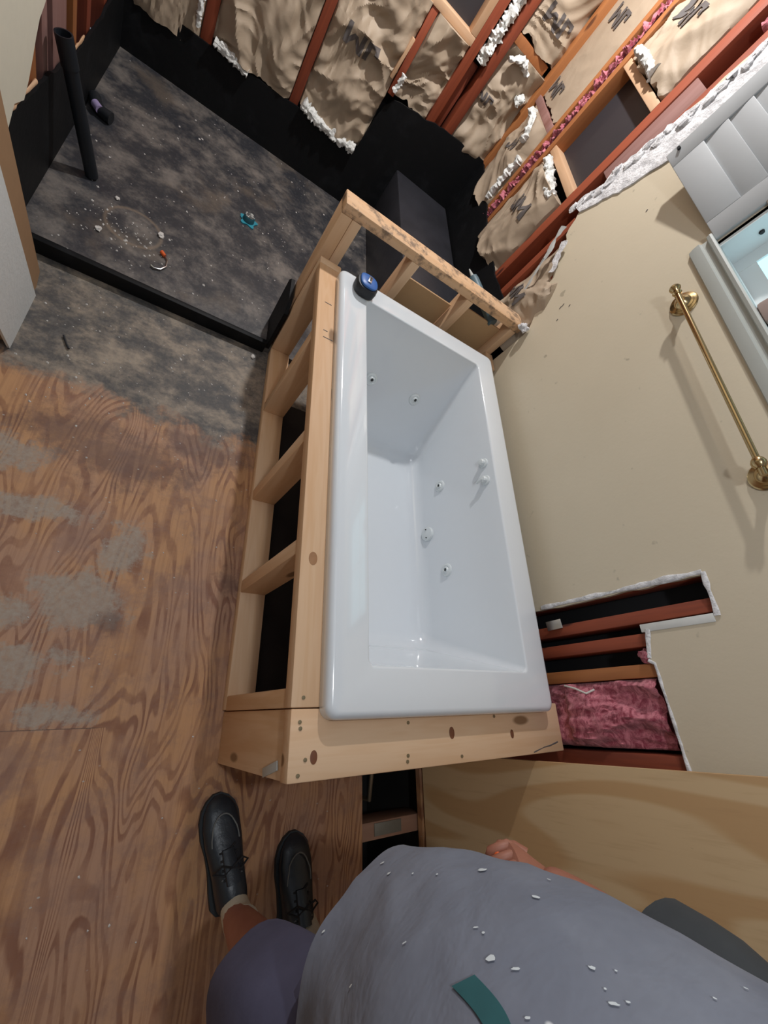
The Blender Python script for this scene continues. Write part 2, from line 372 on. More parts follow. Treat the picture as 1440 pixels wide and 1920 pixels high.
def rough_blob(c, rx, ry, rz, seed, amp=0.35, n=20, freq=3.0):
    g = G(); g.sphere(c, rx, ry, rz, n); c = Vector(c)
    for i, v in enumerate(g.v):
        d = v-c; k = noise.turbulence(Vector((d.x/rx, d.y/ry, d.z/rz))*freq/3+Vector((seed*3.1, seed, 0)), 4, False)
        g.v[i] = c+d*(1+amp*(k-0.3))
    return g
def strip_mesh(path, widths, nrm, thick, seed, amp=0.3, nc=7, fq=9):
    """fluffy / crumbly strip following path; nrm = outward normal"""
    path = [Vector(p) for p in path]; nrm = Vector(nrm)
    rows = []; n = len(path)
    for i, p in enumerate(path):
        t = (path[min(i+1, n-1)]-path[max(i-1, 0)]).normalized(); side = t.cross(nrm).normalized()
        w = widths[i] if isinstance(widths, (list, tuple)) else widths
        row = []
        for j in range(2*nc):
            a = 2*math.pi*j/(2*nc); cx = math.cos(a)*w; cz = math.sin(a)*thick
            q = p+side*cx+nrm*cz
            k = noise.turbulence(q*fq+Vector((seed, 0, seed*2)), 4, False)
            row.append(p+side*cx*(1+amp*(k-.4)*2)+nrm*cz*(1+amp*3*(k-.4)))
        rows.append(row)
    return G().loft(rows)
def resample(pts, step):
    out = [Vector(pts[0])]
    for a, b in zip(pts[:-1], pts[1:]):
        a, b = Vector(a), Vector(b); n = max(1, int((b-a).length/step))
        for i in range(1, n+1): out.append(a.lerp(b, i/n))
    return out

# ================================================================== SETTING
# subfloor with the cut-out near the leaning sheet
hole = [(0.97, -0.02), (1.46, -0.02), (1.46, -1.5), (0.97, -1.5)]
g = G().poly([[(-4.2, -4.2), (2.2, -4.2), (2.2, 3.6), (-4.2, 3.6)], hole], lambda a, b: (a, b, 0), 0.045, (0, 0, -1))
struct(obj('floor', g, FLOOR))
struct(obj('floor', box(-1.78, 1.82, 3.1, 6.05, -0.04, 0.045, 0), PAN))
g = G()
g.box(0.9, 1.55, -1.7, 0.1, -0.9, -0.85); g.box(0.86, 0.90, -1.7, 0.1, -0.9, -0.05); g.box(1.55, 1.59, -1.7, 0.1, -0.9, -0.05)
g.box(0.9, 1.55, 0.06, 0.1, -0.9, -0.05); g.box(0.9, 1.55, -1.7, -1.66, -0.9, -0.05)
struct(obj('crawl_space_lining', g, DARKG))  # added lining below the hole, near-black to stand in for crawl-space darkness

# right wall: painted drywall with the tub-side opening, the window and the torn far edge
def rag(pts, amp, step, seed):
    out = []
    for i, p in enumerate(resample([(a, b, 0) for a, b in pts], step)):
        k = noise.noise_vector(Vector((p.x*9+seed, p.y*9, 0)))
        out.append((p.x+k.x*amp, p.y+k.y*amp))
    return out
far_edge = rag([(3.19, 1.34), (3.26, 1.44), (3.43, 1.55), (3.52, 1.72), (3.84, 1.93), (3.93, 2.05), (4.0, 2.12), (3.93, 2.4), (3.90, 2.7), (3.86, 3.2), (3.84, 4.6)], 0.035, 0.05, 1)
lip = rag([(0.845, 0.9), (0.845, 1.99)], 0.012, 0.05, 2)[::-1]
slot = rag([(0.64, 1.99), (0.635, 1.66), (0.46, 1.63), (0.45, 1.645), (-0.07, 1.665)], 0.012, 0.05, 3)
outer = [(-4.2, 0.0), (-0.07, 0.0)] + slot[::-1] + lip + [(0.845, 0.0), (3.19, 0.0)] + far_edge + [(-4.2, 4.6)]
win = [(1.15, 2.66), (2.70, 2.66), (2.70, 4.1), (1.15, 4.1)]
g = G().poly([outer, win], lambda a, b: (W, a, b), 0.03, (1, 0, 0))
wall_right = struct(obj('wall_right', g, PAINT))
# chalky cut edges of the opening
edge_path = resample([(W-0.002, -0.06, 1.665), (W-0.002, 0.44, 1.648), (W-0.002, 0.46, 1.62)], 0.02)
struct(obj('torn_edge', strip_mesh(edge_path, 0.011, (-1, 0, 0), 0.008, 3), PLASTER, wall_right))
struct(obj('torn_edge', strip_mesh(resample([(W-0.004, 0.47, 1.63), (W-0.004, 0.62, 1.66)], 0.02), 0.016, (-1, 0, 0), 0.012, 4), PLASTER, wall_right))
struct(obj('torn_edge', box(W-0.006, W+0.02, 0.607, 0.650, 1.625, 1.985, 0.003), M_plain('white_plaster', (0.66, 0.66, 0.63), 0.8), wall_right))
struct(obj('torn_edge', strip_mesh(resample([(W-0.004, 0.635, 2.0), (W-0.004, 0.86, 2.005)], 0.03), 0.018, (-1, 0, 0), 0.008, 5), PLASTER, wall_right))
struct(obj('torn_edge', strip_mesh(resample([(W-0.004, 0.862, 2.0), (W-0.004, 0.862, 1.02)], 0.03), 0.018, (-1, 0, 0), 0.008, 6), PLASTER, wall_right))
# thick torn plaster band at the far edge
pb = resample([(W-0.01, 3.97, 2.12), (W-0.01, 3.90, 2.4), (W-0.01, 3.86, 2.8), (W-0.01, 3.80, 3.3), (W-0.01, 3.78, 4.5)], 0.03)
pl_in = [(y_-0.20*min(1, .3+(z_-2.06)*1.6)+0.05*noise.noise(Vector((z_*5, 1, 0)))+0.02*noise.noise(Vector((z_*19, 1, 0))), z_) for y_, z_ in [(3.97-0.08*t-0.07*min(t*2.2, 2.2), 2.06+t) for t in [i*0.035 for i in range(72)]]]
pl_out = [(y_+0.045+0.05*noise.noise(Vector((z_*6, 8, 0)))+0.03*noise.noise(Vector((z_*23, 3, 0))), z_) for y_, z_ in [(3.99-0.08*t-0.05*min(t*2.2, 2.2), 2.04+t) for t in [i*0.035 for i in range(72)]]]
struct(obj('torn_edge', G().poly([pl_in+pl_out[::-1]], lambda a, b: (W-0.012, a, b), 0.034, (1, 0, 0)), PLASTER, wall_right))
for i_ in range(0, 68, 2):
    z_ = pl_out[i_][1]; y_ = pl_out[i_][0]-0.03-0.10*abs(noise.noise(Vector((i_*.7, 2, 2))))
    struct(obj('torn_edge', rough_blob((W-0.014, y_, z_), .02, .035, .05, i_, .7, 12), PLASTER, wall_right))
# drywall layer behind: backing of the right wall cavities
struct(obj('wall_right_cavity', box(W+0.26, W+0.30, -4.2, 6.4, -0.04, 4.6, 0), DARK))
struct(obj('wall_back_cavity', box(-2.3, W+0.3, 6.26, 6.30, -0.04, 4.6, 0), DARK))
struct(obj('wall_left_cavity', box(-2.1, -2.06, 2.9, 6.3, -0.04, 4.6, 0), M_plain('left_cavity', (0.13, 0.045, 0.03), 0.8)))

# ------------------------------------------------------------------ wall studs (framing is part of the walls)
def stud(x0, x1, y0, y1, z0, z1, mat=None, name='wall_stud', label=None, cat=None, group=None):
    o = obj(name, box(x0, x1, y0, y1, z0, z1, 0.006), mat or OLD[2], origin=((x0+x1)/2, (y0+y1)/2, z0))
    return tag(o, label, cat or 'stud', group or {'wall_stud': 'old studs of the opened walls', 'wall_block': 'lumber blocks between the studs'}.get(name))
SD = W+0.02
# inside the low opening beside the tub
stud(SD, SD+0.17, 0.66, 0.73, 0.0, 2.3, label='reddish wall stud in the slot at the top of the wall opening, far one', group=None)
stud(SD, SD+0.17, 0.535, 0.605, 0.0, 2.3, label='reddish wall stud in the wall opening, second from its far end')
stud(SD, SD+0.17, 0.375, 0.445, 0.0, 2.3, ORANGE_WOOD, label='orange-brown wall stud just above the pink insulation')
stud(SD, SD+0.17, -0.08, 0.005, 0.0, 2.3, OLD[2], label='dark red stud at the near edge of the wall opening')
stud(SD, SD+0.17, 0.85, 0.92, 0.0, 2.3, OLD[2], label='dark red stud under the far lip of the wall opening')
# stripped stretch of the right wall
stud(SD, SD+0.17, 4.14, 4.24, 0.0, 4.6, label='heavy dark red stud crossing in front of the dark niche, nearest the painted wall')
stud(SD, SD+0.17, 3.88, 3.95, 0.0, 4.6, label='reddish stud at the torn edge of the painted wall')
stud(SD, SD+0.17, 3.50, 3.57, 0.0, 4.6, OLD[2], label='reddish stud half hidden behind the torn paper flap')
stud(SD-0.01, SD+0.17, 5.00, 5.065, 0.0, 4.6, ORANGE_WOOD, label='orange-brown stud, nearer one of the pair with pink wool between')
stud(SD-0.01, SD+0.17, 5.19, 5.255, 0.0, 4.6, ORANGE_WOOD, label='orange-brown stud, farther one of the pair with pink wool between')
stud(SD-0.03, SD+0.15, 5.93, 6.02, 0.5, 4.6, ORANGE_WOOD, label='orange-red corner stud where the two stripped walls meet')
stud(SD, SD+0.16, 4.24, 5.0, 2.0, 2.07, NEWPINE[1], name='wall_block', label='pale new lumber block at the bottom of the dark niche', cat='lumber')
stud(SD, SD+0.16, 4.24, 5.0, 2.70, 2.77, NEWPINE[1], name='wall_block', label='pale new lumber block at the top of the dark niche', cat='lumber')
stud(SD, SD+0.16, 5.255, 5.93, 2.03, 2.10, OLDP, name='wall_block', label='chalky purplish block between corner stud and pink wool studs', cat='lumber')
stud(SD+.01, SD+0.16, 3.95, 4.14, 2.30, 2.98, OLDP, name='wall_block', label='chalky brown board between the heavy red stud and torn plaster', cat='lumber')
# back wall
BY = 6.0
stud(-1.15, -1.05, BY, BY+0.17, 0.5, 4.6, label='red back-wall stud at far left above the black liner')
stud(-0.28, -0.19, BY, BY+0.17, 0.55, 4.6, label='red back-wall stud between the two leftmost wide paper batts')
stud(0.53, 0.60, BY, BY+0.17, 1.2, 1.92, label='short red stud under the pale window sill piece')
stud(1.0, 1.09, BY-0.01, BY+0.17, 1.25, 4.6, label='red back-wall stud carrying the pale lumber, left of the dark slot')
stud(1.22, 1.32, BY-0.01, BY+0.17, 1.25, 4.6, label='red back-wall stud right of the dark slot')
stud(0.30, 1.0, BY-0.01, BY+0.16, 1.92, 1.99, NEWPINE[0], name='sill_plate', label='pale new lumber sill lying across under the window hole', cat='lumber')
stud(0.93, 1.0, BY-0.01, BY+0.16, 1.99, 4.6, NEWPINE[2], name='jamb_stud', label='pale new upright beside the window hole in back wall', cat='lumber')
stud(1.32, 1.75, BY, BY+0.14, 2.18, 2.26, ORANGE_WOOD, name='wall_block', label='orange wood block between back-wall studs near the corner', cat='lumber')
stud(1.12, 1.20, BY+0.10, BY+0.13, 1.2, 1.85, OLD[2], name='wood_strip', label='thin red strip standing inside the dark slot', cat='strip')
stud(-1.32, -1.14, BY-0.03, BY+0.02, 0.86, 0.93, NEWPINE[0], name='wall_block', label='orange tan block beside leftmost back stud at top edge', cat='lumber')
stud(-2.2, -1.75, BY, BY+0.1, 0.5, 4.6, label='dark red corner board at top left of the shower')
o = obj('wood_strip', G().obox(V(0.49, BY-0.06, 1.50), V(0.02, 0.0, 0.3), V(0, 1, 0), 0.17, 0.02, 0.016, 0.004), NEWPINE[2]); tag(o, 'thin pale splinter of lumber beside the short red stud', 'strip')
# left wall studs
LX = -1.75
for k, (a, b, mt, lb) in enumerate(((3.60, 3.80, OLD[2], 'broad orange-red stud beside the cream drywall remnant'), (3.92, 4.02, OLDP, 'chalky pinkish stud left of the leaning pipe'),
        (4.12, 4.40, OLDP, 'wide dusty pinkish stud behind the pipe end'), (4.55, 4.64, ORANGE_WOOD, 'narrow orange stud right of the pipe end'), (4.9, 5.0, OLD[2], 'dark red stud near the far left corner'), (5.4, 5.5, OLD[2], 'dark red stud last before the back left corner'))):
    stud(LX-0.2, LX-0.03, a, b, 0.3, 4.6, ORANGE_WOOD if k == 0 else mt, label=lb)
dr = [(2.8, 0.62), (3.18, 0.66), (3.3, 0.74), (3.45, 0.70), (3.6, 0.84), (3.74, 0.98), (3.92, 1.05), (4.05, 1.18), (4.3, 1.5), (4.4, 4.5), (2.8, 4.5)]
o = obj('drywall_remnant', G().poly([rag(dr, 0.02, 0.08, 5)], lambda a, b: (LX-0.02, a, b), 0.03, (1, 0, 0)), DRYW, origin=(LX, 3.4, 0.6)); tag(o, 'cream drywall remnant with a torn edge at top left corner', 'drywall')
struct(obj('wall_left', box(-2.2, -1.80, 2.90, 2.96, 0, 4.6, 0), DRYW))

# ------------------------------------------------------------------ black liner of the shower
def ragbox(face, pts, amp, seed, thick, nrm):
    return G().poly([rag(pts, amp, 0.05, seed)], face, thick, nrm)
back = [(-1.78, 0.02), (1.8, 0.02), (1.8, 1.36), (1.2, 1.31), (0.62, 1.20), (0.55, 1.10), (0.50, 0.60), (-0.2, 0.58), (-1.0, 0.53), (-1.78, 0.50)]
liner = thing('shower_liner', 'black waterproof liner wrapped around the shower pan walls', 'liner', (0, 5.9, 0.04))
obj('back_liner', ragbox(lambda a, b: (a, BY-0.03, b), back, 0.018, 11, 0.02, (0, 1, 0)), LINER, liner)
left = [(2.96, 0.02), (5.99, 0.02), (5.99, 0.60), (5.2, 0.50), (4.5, 0.52), (3.9, 0.62), (3.26, 0.68), (2.96, 0.70)]
obj('left_liner', ragbox(lambda a, b: (LX, a, b), left, 0.02, 12, 0.02, (-1, 0, 0)), LINER, liner)
right = [(3.42, 0.02), (5.98, 0.02), (5.98, 1.36), (5.1, 1.24), (4.2, 1.20), (3.72, 1.24), (3.42, 1.2)]
obj('right_liner', ragbox(lambda a, b: (W-0.012, a, b), right, 0.02, 13, 0.02, (1, 0, 0)), LINER, liner)
obj('liner_flap', G().poly([[(3.10, 0.05), (3.46, 0.05), (3.46, 0.50), (3.40, 0.56), (3.16, 0.54), (3.10, 0.46)]], lambda a, b: (-0.045, a, b), 0.03, (1, 0, 0)), LINER, liner)
obj('liner_edge', strip_mesh(resample([(LX-0.012, 3.3, 0.70), (LX-0.012, 3.55, 0.68), (LX-0.012, 3.72, 0.66)], 0.04), 0.018, (1, 0, 0), 0.012, 4), NEWPINE[1], liner)
obj('liner_edge', strip_mesh(resample([(LX-0.012, 4.3, 0.54), (LX-0.012, 4.75, 0.53)], 0.04), 0.018, (1, 0, 0), 0.012, 4), NEWPINE[1], liner)
ledge_m = M_plain('black_ledge', (0.035, 0.035, 0.042), 0.36, bump=0.4, bscale=20, var=0.5)
o = obj('shower_bench', box(1.0, W-0.03, 3.42, BY-0.03, 0.045, 0.73, 0.02), ledge_m, origin=(1.4, 4.7, 0.045)); tag(o, 'black liner-wrapped bench along right side behind the tub deck', 'bench')
o = obj('shower_curb', box(-1.74, -0.05, 3.075, 3.125, 0.0, 0.115, 0.01), LINER, origin=(-0.9, 3.1, 0)); tag(o, 'low black curb at the front of the shower floor', 'curb')

# ================================================================== INSULATION
def batt(name, u0, u1, v0, v1, mp, seed, label, bulge=0.07, amp=0.05, rag_bottom=0.05, logos=(), group=None, calm=1.0, ragtop=0.0, cut=None):
    """kraft-faced batt: mp(u, v, h) -> world, h = towards the room"""
    nu = max(10, int((u1-u0)/0.014)); nv = max(12, int((v1-v0)/0.014))
    def h(u, v):
        a = (u-u0)/(u1-u0); e = max(0.0, 1-(2*a-1)**2)**0.5
        wx = noise.noise(Vector((u*2.1, v*1.6, seed*3.3))); wy = noise.noise(Vector((u*1.9+9, v*1.5, seed*1.7)))
        f = 0.0; sc = 1.0; am = 1.0
        for o_ in range(3):
            th = seed*1.3+o_*1.1
            q = Vector(((u*math.cos(th)+v*math.sin(th)+0.35*wx)*2.6*sc, (-u*math.sin(th)+v*math.cos(th)+0.35*wy)*1.2*sc, seed*5.1+o_*3))
            f += am*(1-2.2*abs(noise.noise(q))); sc *= 2.1; am *= 0.48
        return -0.03+bulge*e*(1+0.5*wx)+amp*calm*(f-0.8)*min(1, 4*e)
    vs = []; g = G()
    for j in range(nv+1):
        for i in range(nu+1):
            u = u0+(u1-u0)*i/nu; lo = v0+rag_bottom*(noise.noise(Vector((u*6, seed, 0)))+0.5*noise.noise(Vector((u*21, seed, 3))))
            hi = v1+ragtop*noise.noise(Vector((u*7, seed, 9)))
            if cut: lo, hi = cut(u, lo, hi)
            v = lo+(hi-lo)*j/nv
            vs.append(mp(u, v, h(u, v)))
    fs = [(j*(nu+1)+i, j*(nu+1)+i+1, (j+1)*(nu+1)+i+1, (j+1)*(nu+1)+i) for j in range(nv) for i in range(nu)]
    # closed back so the batt has real depth
    n = len(vs); vs2 = []
    ring = [i for i in range(nu+1)]+[j*(nu+1)+nu for j in range(1, nv+1)]+[nv*(nu+1)+i for i in range(nu-1, -1, -1)]+[j*(nu+1) for j in range(nv-1, 0, -1)]
    for q in ring:
        j, i = divmod(q, nu+1); u = u0+(u1-u0)*i/nu
        p0 = vs[q]; z = mp(u, 0, 0); back = mp(u, 0, -0.13); vs2.append(Vector(p0)+(Vector(back)-Vector(z))*0.9)
    r = len(ring)
    fs += [(ring[k], n+k, n+(k+1) % r, ring[(k+1) % r]) for k in range(r)]
    g.add(vs+vs2, fs, True)
    o = obj(name, g, KRAFT, origin=mp((u0+u1)/2, v0, 0), sharp=28)
    tag(o, label, 'insulation', 'paper-faced insulation batts')
    for (cu, cv, size, ang) in logos:
        lg = G(); ca, sa = math.cos(ang), math.sin(ang)
        quads = [((-.55, -.8), (-.2, -.8), (-.2, .8), (-.55, .8)), ((-1.2, .48), (-.5, .48), (-.5, .8), (-1.2, .8)), ((-1.2, .1), (-.9, .1), (-.9, .5), (-1.2, .5)),
                 ((0, -.8), (.34, -.8), (.34, .8), (0, .8)), ((1.26, -.8), (1.6, -.8), (1.6, .8), (1.26, .8)),
                 ((.0, -.8), (.34, -.8), (.95, .35), (.65, .35)), ((1.26, -.8), (1.6, -.8), (.95, .35), (.65, .35))]
        for q0, q1, q2, q3 in quads:
            na, nb = 5, 12; pts = []
            for j in range(nb+1):
                for i in range(na+1):
                    f_, t_ = i/na, j/nb
                    a = (q0[0]*(1-f_)+q1[0]*f_)*(1-t_)+(q3[0]*(1-f_)+q2[0]*f_)*t_; b = (q0[1]*(1-f_)+q1[1]*f_)*(1-t_)+(q3[1]*(1-f_)+q2[1]*f_)*t_
                    a, b = a*size*1.4, -b*size*1.15
                    u, v = cu+FL[0]*(a*ca-b*sa), cv+a*sa+b*ca
                    pts.append(mp(u, v, h(u, v)+0.010))
            lg.add(pts, [(j*(na+1)+i, j*(na+1)+i+1, (j+1)*(na+1)+i+1, (j+1)*(na+1)+i) for j in range(nb) for i in range(na)], True)
        obj('printed_logo', lg, INK, o, sharp=60)
    return o, h
FL = [1]
bk = lambda u, v, h: V(u, BY+0.01-h, v)
rt = lambda u, v, h: V(SD+0.01-h, u, v)
PI = math.pi
batt('insulation_batt', -1.75, -1.15, 0.42, 3.0, bk, 1, 'wrinkled brown paper batt left of the leftmost back stud')
batt('insulation_batt', -1.05, -0.28, 0.57, 3.0, bk, 2, 'crumpled paper batt with a scorched lower corner, second from left', bulge=0.10, amp=0.075)
batt('insulation_batt', -0.19, 0.53, 0.62, 1.93, bk, 3, 'puffy paper batt with dark logo above the white torn fluff', bulge=0.12, amp=0.075, logos=[(0.14, 1.36, 0.085, PI)])
batt('insulation_batt', -0.19, 0.30, 1.95, 3.2, bk, 4, 'brown paper batt at the top edge left of the window hole')
batt('insulation_batt', 0.60, 1.0, 1.22, 1.92, bk, 5, 'narrow wrinkled paper batt under the window sill piece', bulge=0.08, amp=0.075)
batt('insulation_batt', 1.32, 1.82, 1.28, 2.18, bk, 6, 'torn paper batt under the orange block near the corner', bulge=0.08, amp=0.08, logos=[(1.40, 1.74, 0.05, PI)])
batt('insulation_batt', 1.32, 1.82, 2.27, 3.4, bk, 7, 'paper batt with logo above the orange block near the corner', bulge=0.06, amp=0.05, logos=[(1.58, 2.50, 0.075, PI)])
FL[0] = -1
batt('insulation_batt', 5.255, 5.93, 2.12, 3.4, rt, 8, 'smooth flat paper batt with logos beside the corner stud', bulge=0.02, amp=0.03, calm=0.25, logos=[(5.62, 2.84, 0.075, PI), (5.72, 2.24, 0.07, PI)])
batt('insulation_batt', 5.255, 5.93, 1.18, 2.03, rt, 9, 'paper batt with small logo below the purplish block', bulge=0.10, logos=[(5.66, 1.72, 0.065, 0.25)])
batt('insulation_batt', 4.26, 5.0, 1.12, 1.93, rt, 10, 'paper batt with large logo below the dark niche', bulge=0.12, amp=0.035, logos=[(4.62, 1.64, 0.085, 0.15)])
batt('insulation_batt', 4.26, 5.0, 2.79, 4.2, rt, 11, 'paper batt with logo and twisted end above the dark niche', bulge=0.07, amp=0.04, logos=[(4.70, 3.13, 0.085, PI)])
def cutf(u, lo, hi):
    a = (u-3.22)/(3.84-3.22); return 1.10, 1.50+0.42*a+0.10*math.sin(a*5)
batt('insulation_batt', 3.22, 3.84, 1.15, 1.9, lambda u, v, h: V(W+0.03-h, u, v), 12, 'torn paper flap with logo hanging at the end of the tub deck', bulge=0.09, amp=0.05, logos=[(3.66, 1.40, 0.075, 0.1)], cut=cutf)

def fluff(pts, w, nrm, th, seed, label, mat=WHITEF, amp=0.20, step=0.012):
    p = resample(pts, step)
    ws = [w*(0.62+0.75*abs(noise.noise(Vector((i*0.31, seed, 0))))+0.55*noise.noise(Vector((i*0.9, seed, 4)))) for i in range(len(p))]
    o = obj('loose_wool', strip_mesh(p, ws, nrm, th, seed, amp, 14, 20), mat, origin=p[0]); return tag(o, label, 'insulation', 'loose wool tufts in the stripped walls')
NB, NR = (0, -1, 0), (-1, 0, 0)
yb = BY-0.06
fluff([(-0.16, yb, 0.65), (0.10, yb, 0.60), (0.30, yb, 0.60), (0.48, yb, 0.61)], 0.075, NB, 0.05, 1, 'ragged white wool hanging below the big logo batt')
fluff([(-1.03, yb, 0.60), (-0.78, yb, 0.56), (-0.70, yb, 0.55)], 0.06, NB, 0.04, 2, 'bulging white wool right of leftmost back stud')
fluff([(-1.18, yb, 0.60), (-1.19, yb, 0.95)], 0.035, NB, 0.03, 3, 'white wool strip left of leftmost back stud')
fluff([(1.15, yb+.05, 1.90), (1.15, yb+.05, 2.2), (1.16, yb+.05, 2.6), (1.17, yb+.05, 3.2)], 0.075, NB, 0.07, 4, 'white wool packed between the two red studs')
fluff([(0.57, yb-.01, 1.26), (0.58, yb-.01, 1.42)], 0.04, NB, 0.03, 5, 'white wool tuft at lower end of short red stud')
fluff([(1.36, yb+.02, 2.08), (1.48, yb+.02, 2.16), (1.60, yb+.02, 2.10)], 0.04, NB, 0.05, 6, 'white wool tuft just under the orange block')
fluff([(1.66, yb+.01, 1.90), (1.72, yb+.01, 1.98)], 0.05, NB, 0.06, 13, 'rounded white wool tuft beside corner stud')
fluff([(W-0.05, 5.70, 2.00), (W-0.05, 5.52, 1.98), (W-0.06, 5.40, 1.84)], 0.06, NR, 0.05, 7, 'white wool spilling under the purplish block')
fluff([(W-0.02, 5.31, 1.30), (W-0.02, 5.31, 1.75)], 0.05, NR, 0.04, 8, 'white wool along the farther pink wool stud')
fluff([(W-0.02, 4.86, 1.98), (W-0.03, 4.66, 1.95), (W-0.03, 4.50, 1.92), (W-0.02, 4.36, 1.90)], 0.055, NR, 0.05, 9, 'white wool tuft along the lower pale block')
fluff([(W-0.02, 4.92, 2.82), (W-0.03, 4.72, 2.83), (W-0.02, 4.5, 2.82)], 0.05, NR, 0.05, 10, 'white wool tuft on the upper pale block')
fluff([(SD+0.01, 5.125, 1.2), (SD+0.01, 5.128, 2.0), (SD+0.01, 5.125, 2.9), (SD+0.01, 5.128, 4.3)], 0.055, NR, 0.045, 11, 'pink wool strip squeezed between two orange-brown studs', PINK, 0.5)
fluff([(W+0.05, 4.02, 3.30), (W+0.04, 4.0, 3.36)], 0.045, NR, 0.04, 12, 'small pink wool tuft behind the torn plaster edge', PINK)
# rolled back white face of the torn flap
o = obj('paper_flap', strip_mesh(resample([(W-0.04, 3.50, 1.30), (W-0.06, 3.66, 1.60), (W-0.06, 3.86, 1.93)], 0.03), 0.045, (-1, 0, 0), 0.008, 21, 0.5), M_plain('grey_paper_back', (0.52, 0.52, 0.50), 0.7), origin=(W, 3.5, 1.3)); tag(o, 'grey rolled paper edge along the reddish stud', 'paper')
o = obj('paper_flap', strip_mesh(resample([(W-0.03, 3.55, 1.72), (W-0.04, 3.72, 1.90)], 0.03), 0.05, (-1, 0, 0), 0.008, 22, 0.5), PLASTER, origin=(W, 3.5, 1.7)); tag(o, 'torn white paper lip at the painted wall edge', 'paper')
o = obj('plaster_debris', rough_blob((W-0.05, 3.20, 1.39), 0.05, 0.05, 0.04, 3, 0.6), PLASTER, origin=(W-0.05, 3.2, 1.36)); tag(o, 'crumbled white plaster at the wall end of the raised board', 'plaster')
# dark sheeting niche
o = obj('dark_sheeting', box(SD+0.12, SD+0.15, 4.24, 5.0, 2.07, 2.70, 0), PLASTIC, origin=(SD+.13, 4.6, 2.07)); tag(o, 'dark plastic sheeting behind the niche between pale blocks', 'sheeting')
o = obj('dark_sheeting', box(-0.2, 0.94, BY+0.12, BY+0.15, 1.99, 4.5, 0), PLASTIC, origin=(.6, BY+.13, 2.0)); tag(o, 'dark sheeting filling the window hole above the pale sill', 'sheeting')
# pink wool in the low opening
g = G(); rows = []
ny, nz = 46, 90
for j in range(nz+1):
    row = []
    z = 0.02+1.60*j/nz
    for i in range(ny+1):
        y = 0.025+0.345*i/ny; a = i/ny; e = max(0, 1-(2*a-1)**2)**0.5
        k = noise.ridged_multi_fractal(Vector((y*6, z*2.6, 1)), 0.8, 2.2, 5, 1, 2)
        w = noise.noise(Vector((y*3, z*3.5, 8)))
        row.append(V(max(SD+0.05-0.06*e-0.050*(k-0.8)-0.05*w, SD-0.015 if z < 1.08 else SD-.06), y, z))
    rows.append(row)
g.loft(rows, False, False, False)
g.box(SD+0.10, SD+0.16, 0.02, 0.37, 0.02, 1.62)
o = obj('pink_insulation', g, PINK, origin=(SD+.08, 0.18, 0.02), sharp=60); tag(o, 'pink fibreglass wool in the wall opening beside the tub', 'insulation')
o = obj('loose_wool', rough_blob((SD+0.02, 0.49, 1.59), 0.05, 0.045, 0.05, 9, 0.6), PINK, origin=(SD, .49, 1.55)); tag(o, 'small pink wool tuft between studs at the opening corner', 'insulation')
o = obj('metal_bracket', G().obox(V(SD-0.02, 0.735, 1.09), V(0.3, 0.1, 1), V(0, 1, 0), 0.05, 0.03, 0.004, 0.003), STEEL, origin=(SD, .735, 1.05)); tag(o, 'crumpled metal strap nailed to the stud near tub rim', 'bracket')
o = obj('wire', G().tube([(W, 0.36, 1.08), (W-.02, 0.34, 1.16), (W-.01, 0.31, 1.22), (W+.02, .33, 1.26)], 0.006, 8), M_plain('white_wire', (.7, .68, .62), .5), origin=(W, .36, 1.08)); tag(o, 'short pale cable looping over the pink wool', 'cable')

# ================================================================== TUB DECK FRAME
fr = thing('tub_deck_frame', 'pine lumber frame built around the white tub', 'frame', (0.9, 1.6, 0))
P_ = lambda n, a, mt, lb=None: (lambda o: (o.__setitem__('label', lb) if lb else None, o)[1])(obj(n, box(*a), mt, fr))
P_('deck_board', (0, 1.79, 0, 0.262, 0.93, 1.0), PINE[0], 'wide flat board across the near end with knots')
P_('deck_board', (-0.003, 0.166, 0.266, 3.10, 0.93, 1.0), PINE[1], 'long flat board beside the tub')
P_('end_panel', (0.012, 0.07, 0.0, 0.262, 0.0, 0.93), PINE[2], 'solid pine side panel at the near corner')
P_('end_panel', (0.07, 1.79, 0.012, 0.07, 0.0, 0.93), PINE[0])
P_('bottom_plate', (0, 0.166, 0.27, 3.41, 0.0, T), PINE[1])
for y0 in (0.266, 0.955, 1.625, 2.42):
    P_('stud', (0.0, 0.166, y0, y0+0.078, T, 0.93), PINE[2])
P_('stud', (0.0, 0.166, 3.10, 3.17, T, 1.0), PINE[2])
P_('post', (0.0, 0.085, 3.245, 3.41, 0.0, 1.29), PINE[2])
P_('post', (0.087, 0.16, 3.245, 3.33, T, 1.29), PINE[2], 'knotty inner post at the far corner')
P_('raised_board', (-0.0, 1.79, 3.245, 3.41, 1.29, 1.36), PINE_DIRTY, 'stained rough-topped board raised across the far end')
for x0 in (0.60, 1.17, 1.70):
    P_('stud', (x0, x0+0.072, 3.245, 3.41, 0.045, 1.29), PINE[2])
P_('backing_panel', (0.672, 1.165, 3.35, 3.37, 0.5, 1.12), TANP, 'tan board behind the far studs, left')
P_('backing_panel', (1.242, 1.70, 3.33, 3.35, 0.5, 1.19), TANP, 'tan board behind the far studs, right')
P_('cleat', (1.70, 1.79, 3.05, 3.24, 0.93, 1.0), PINE[1])
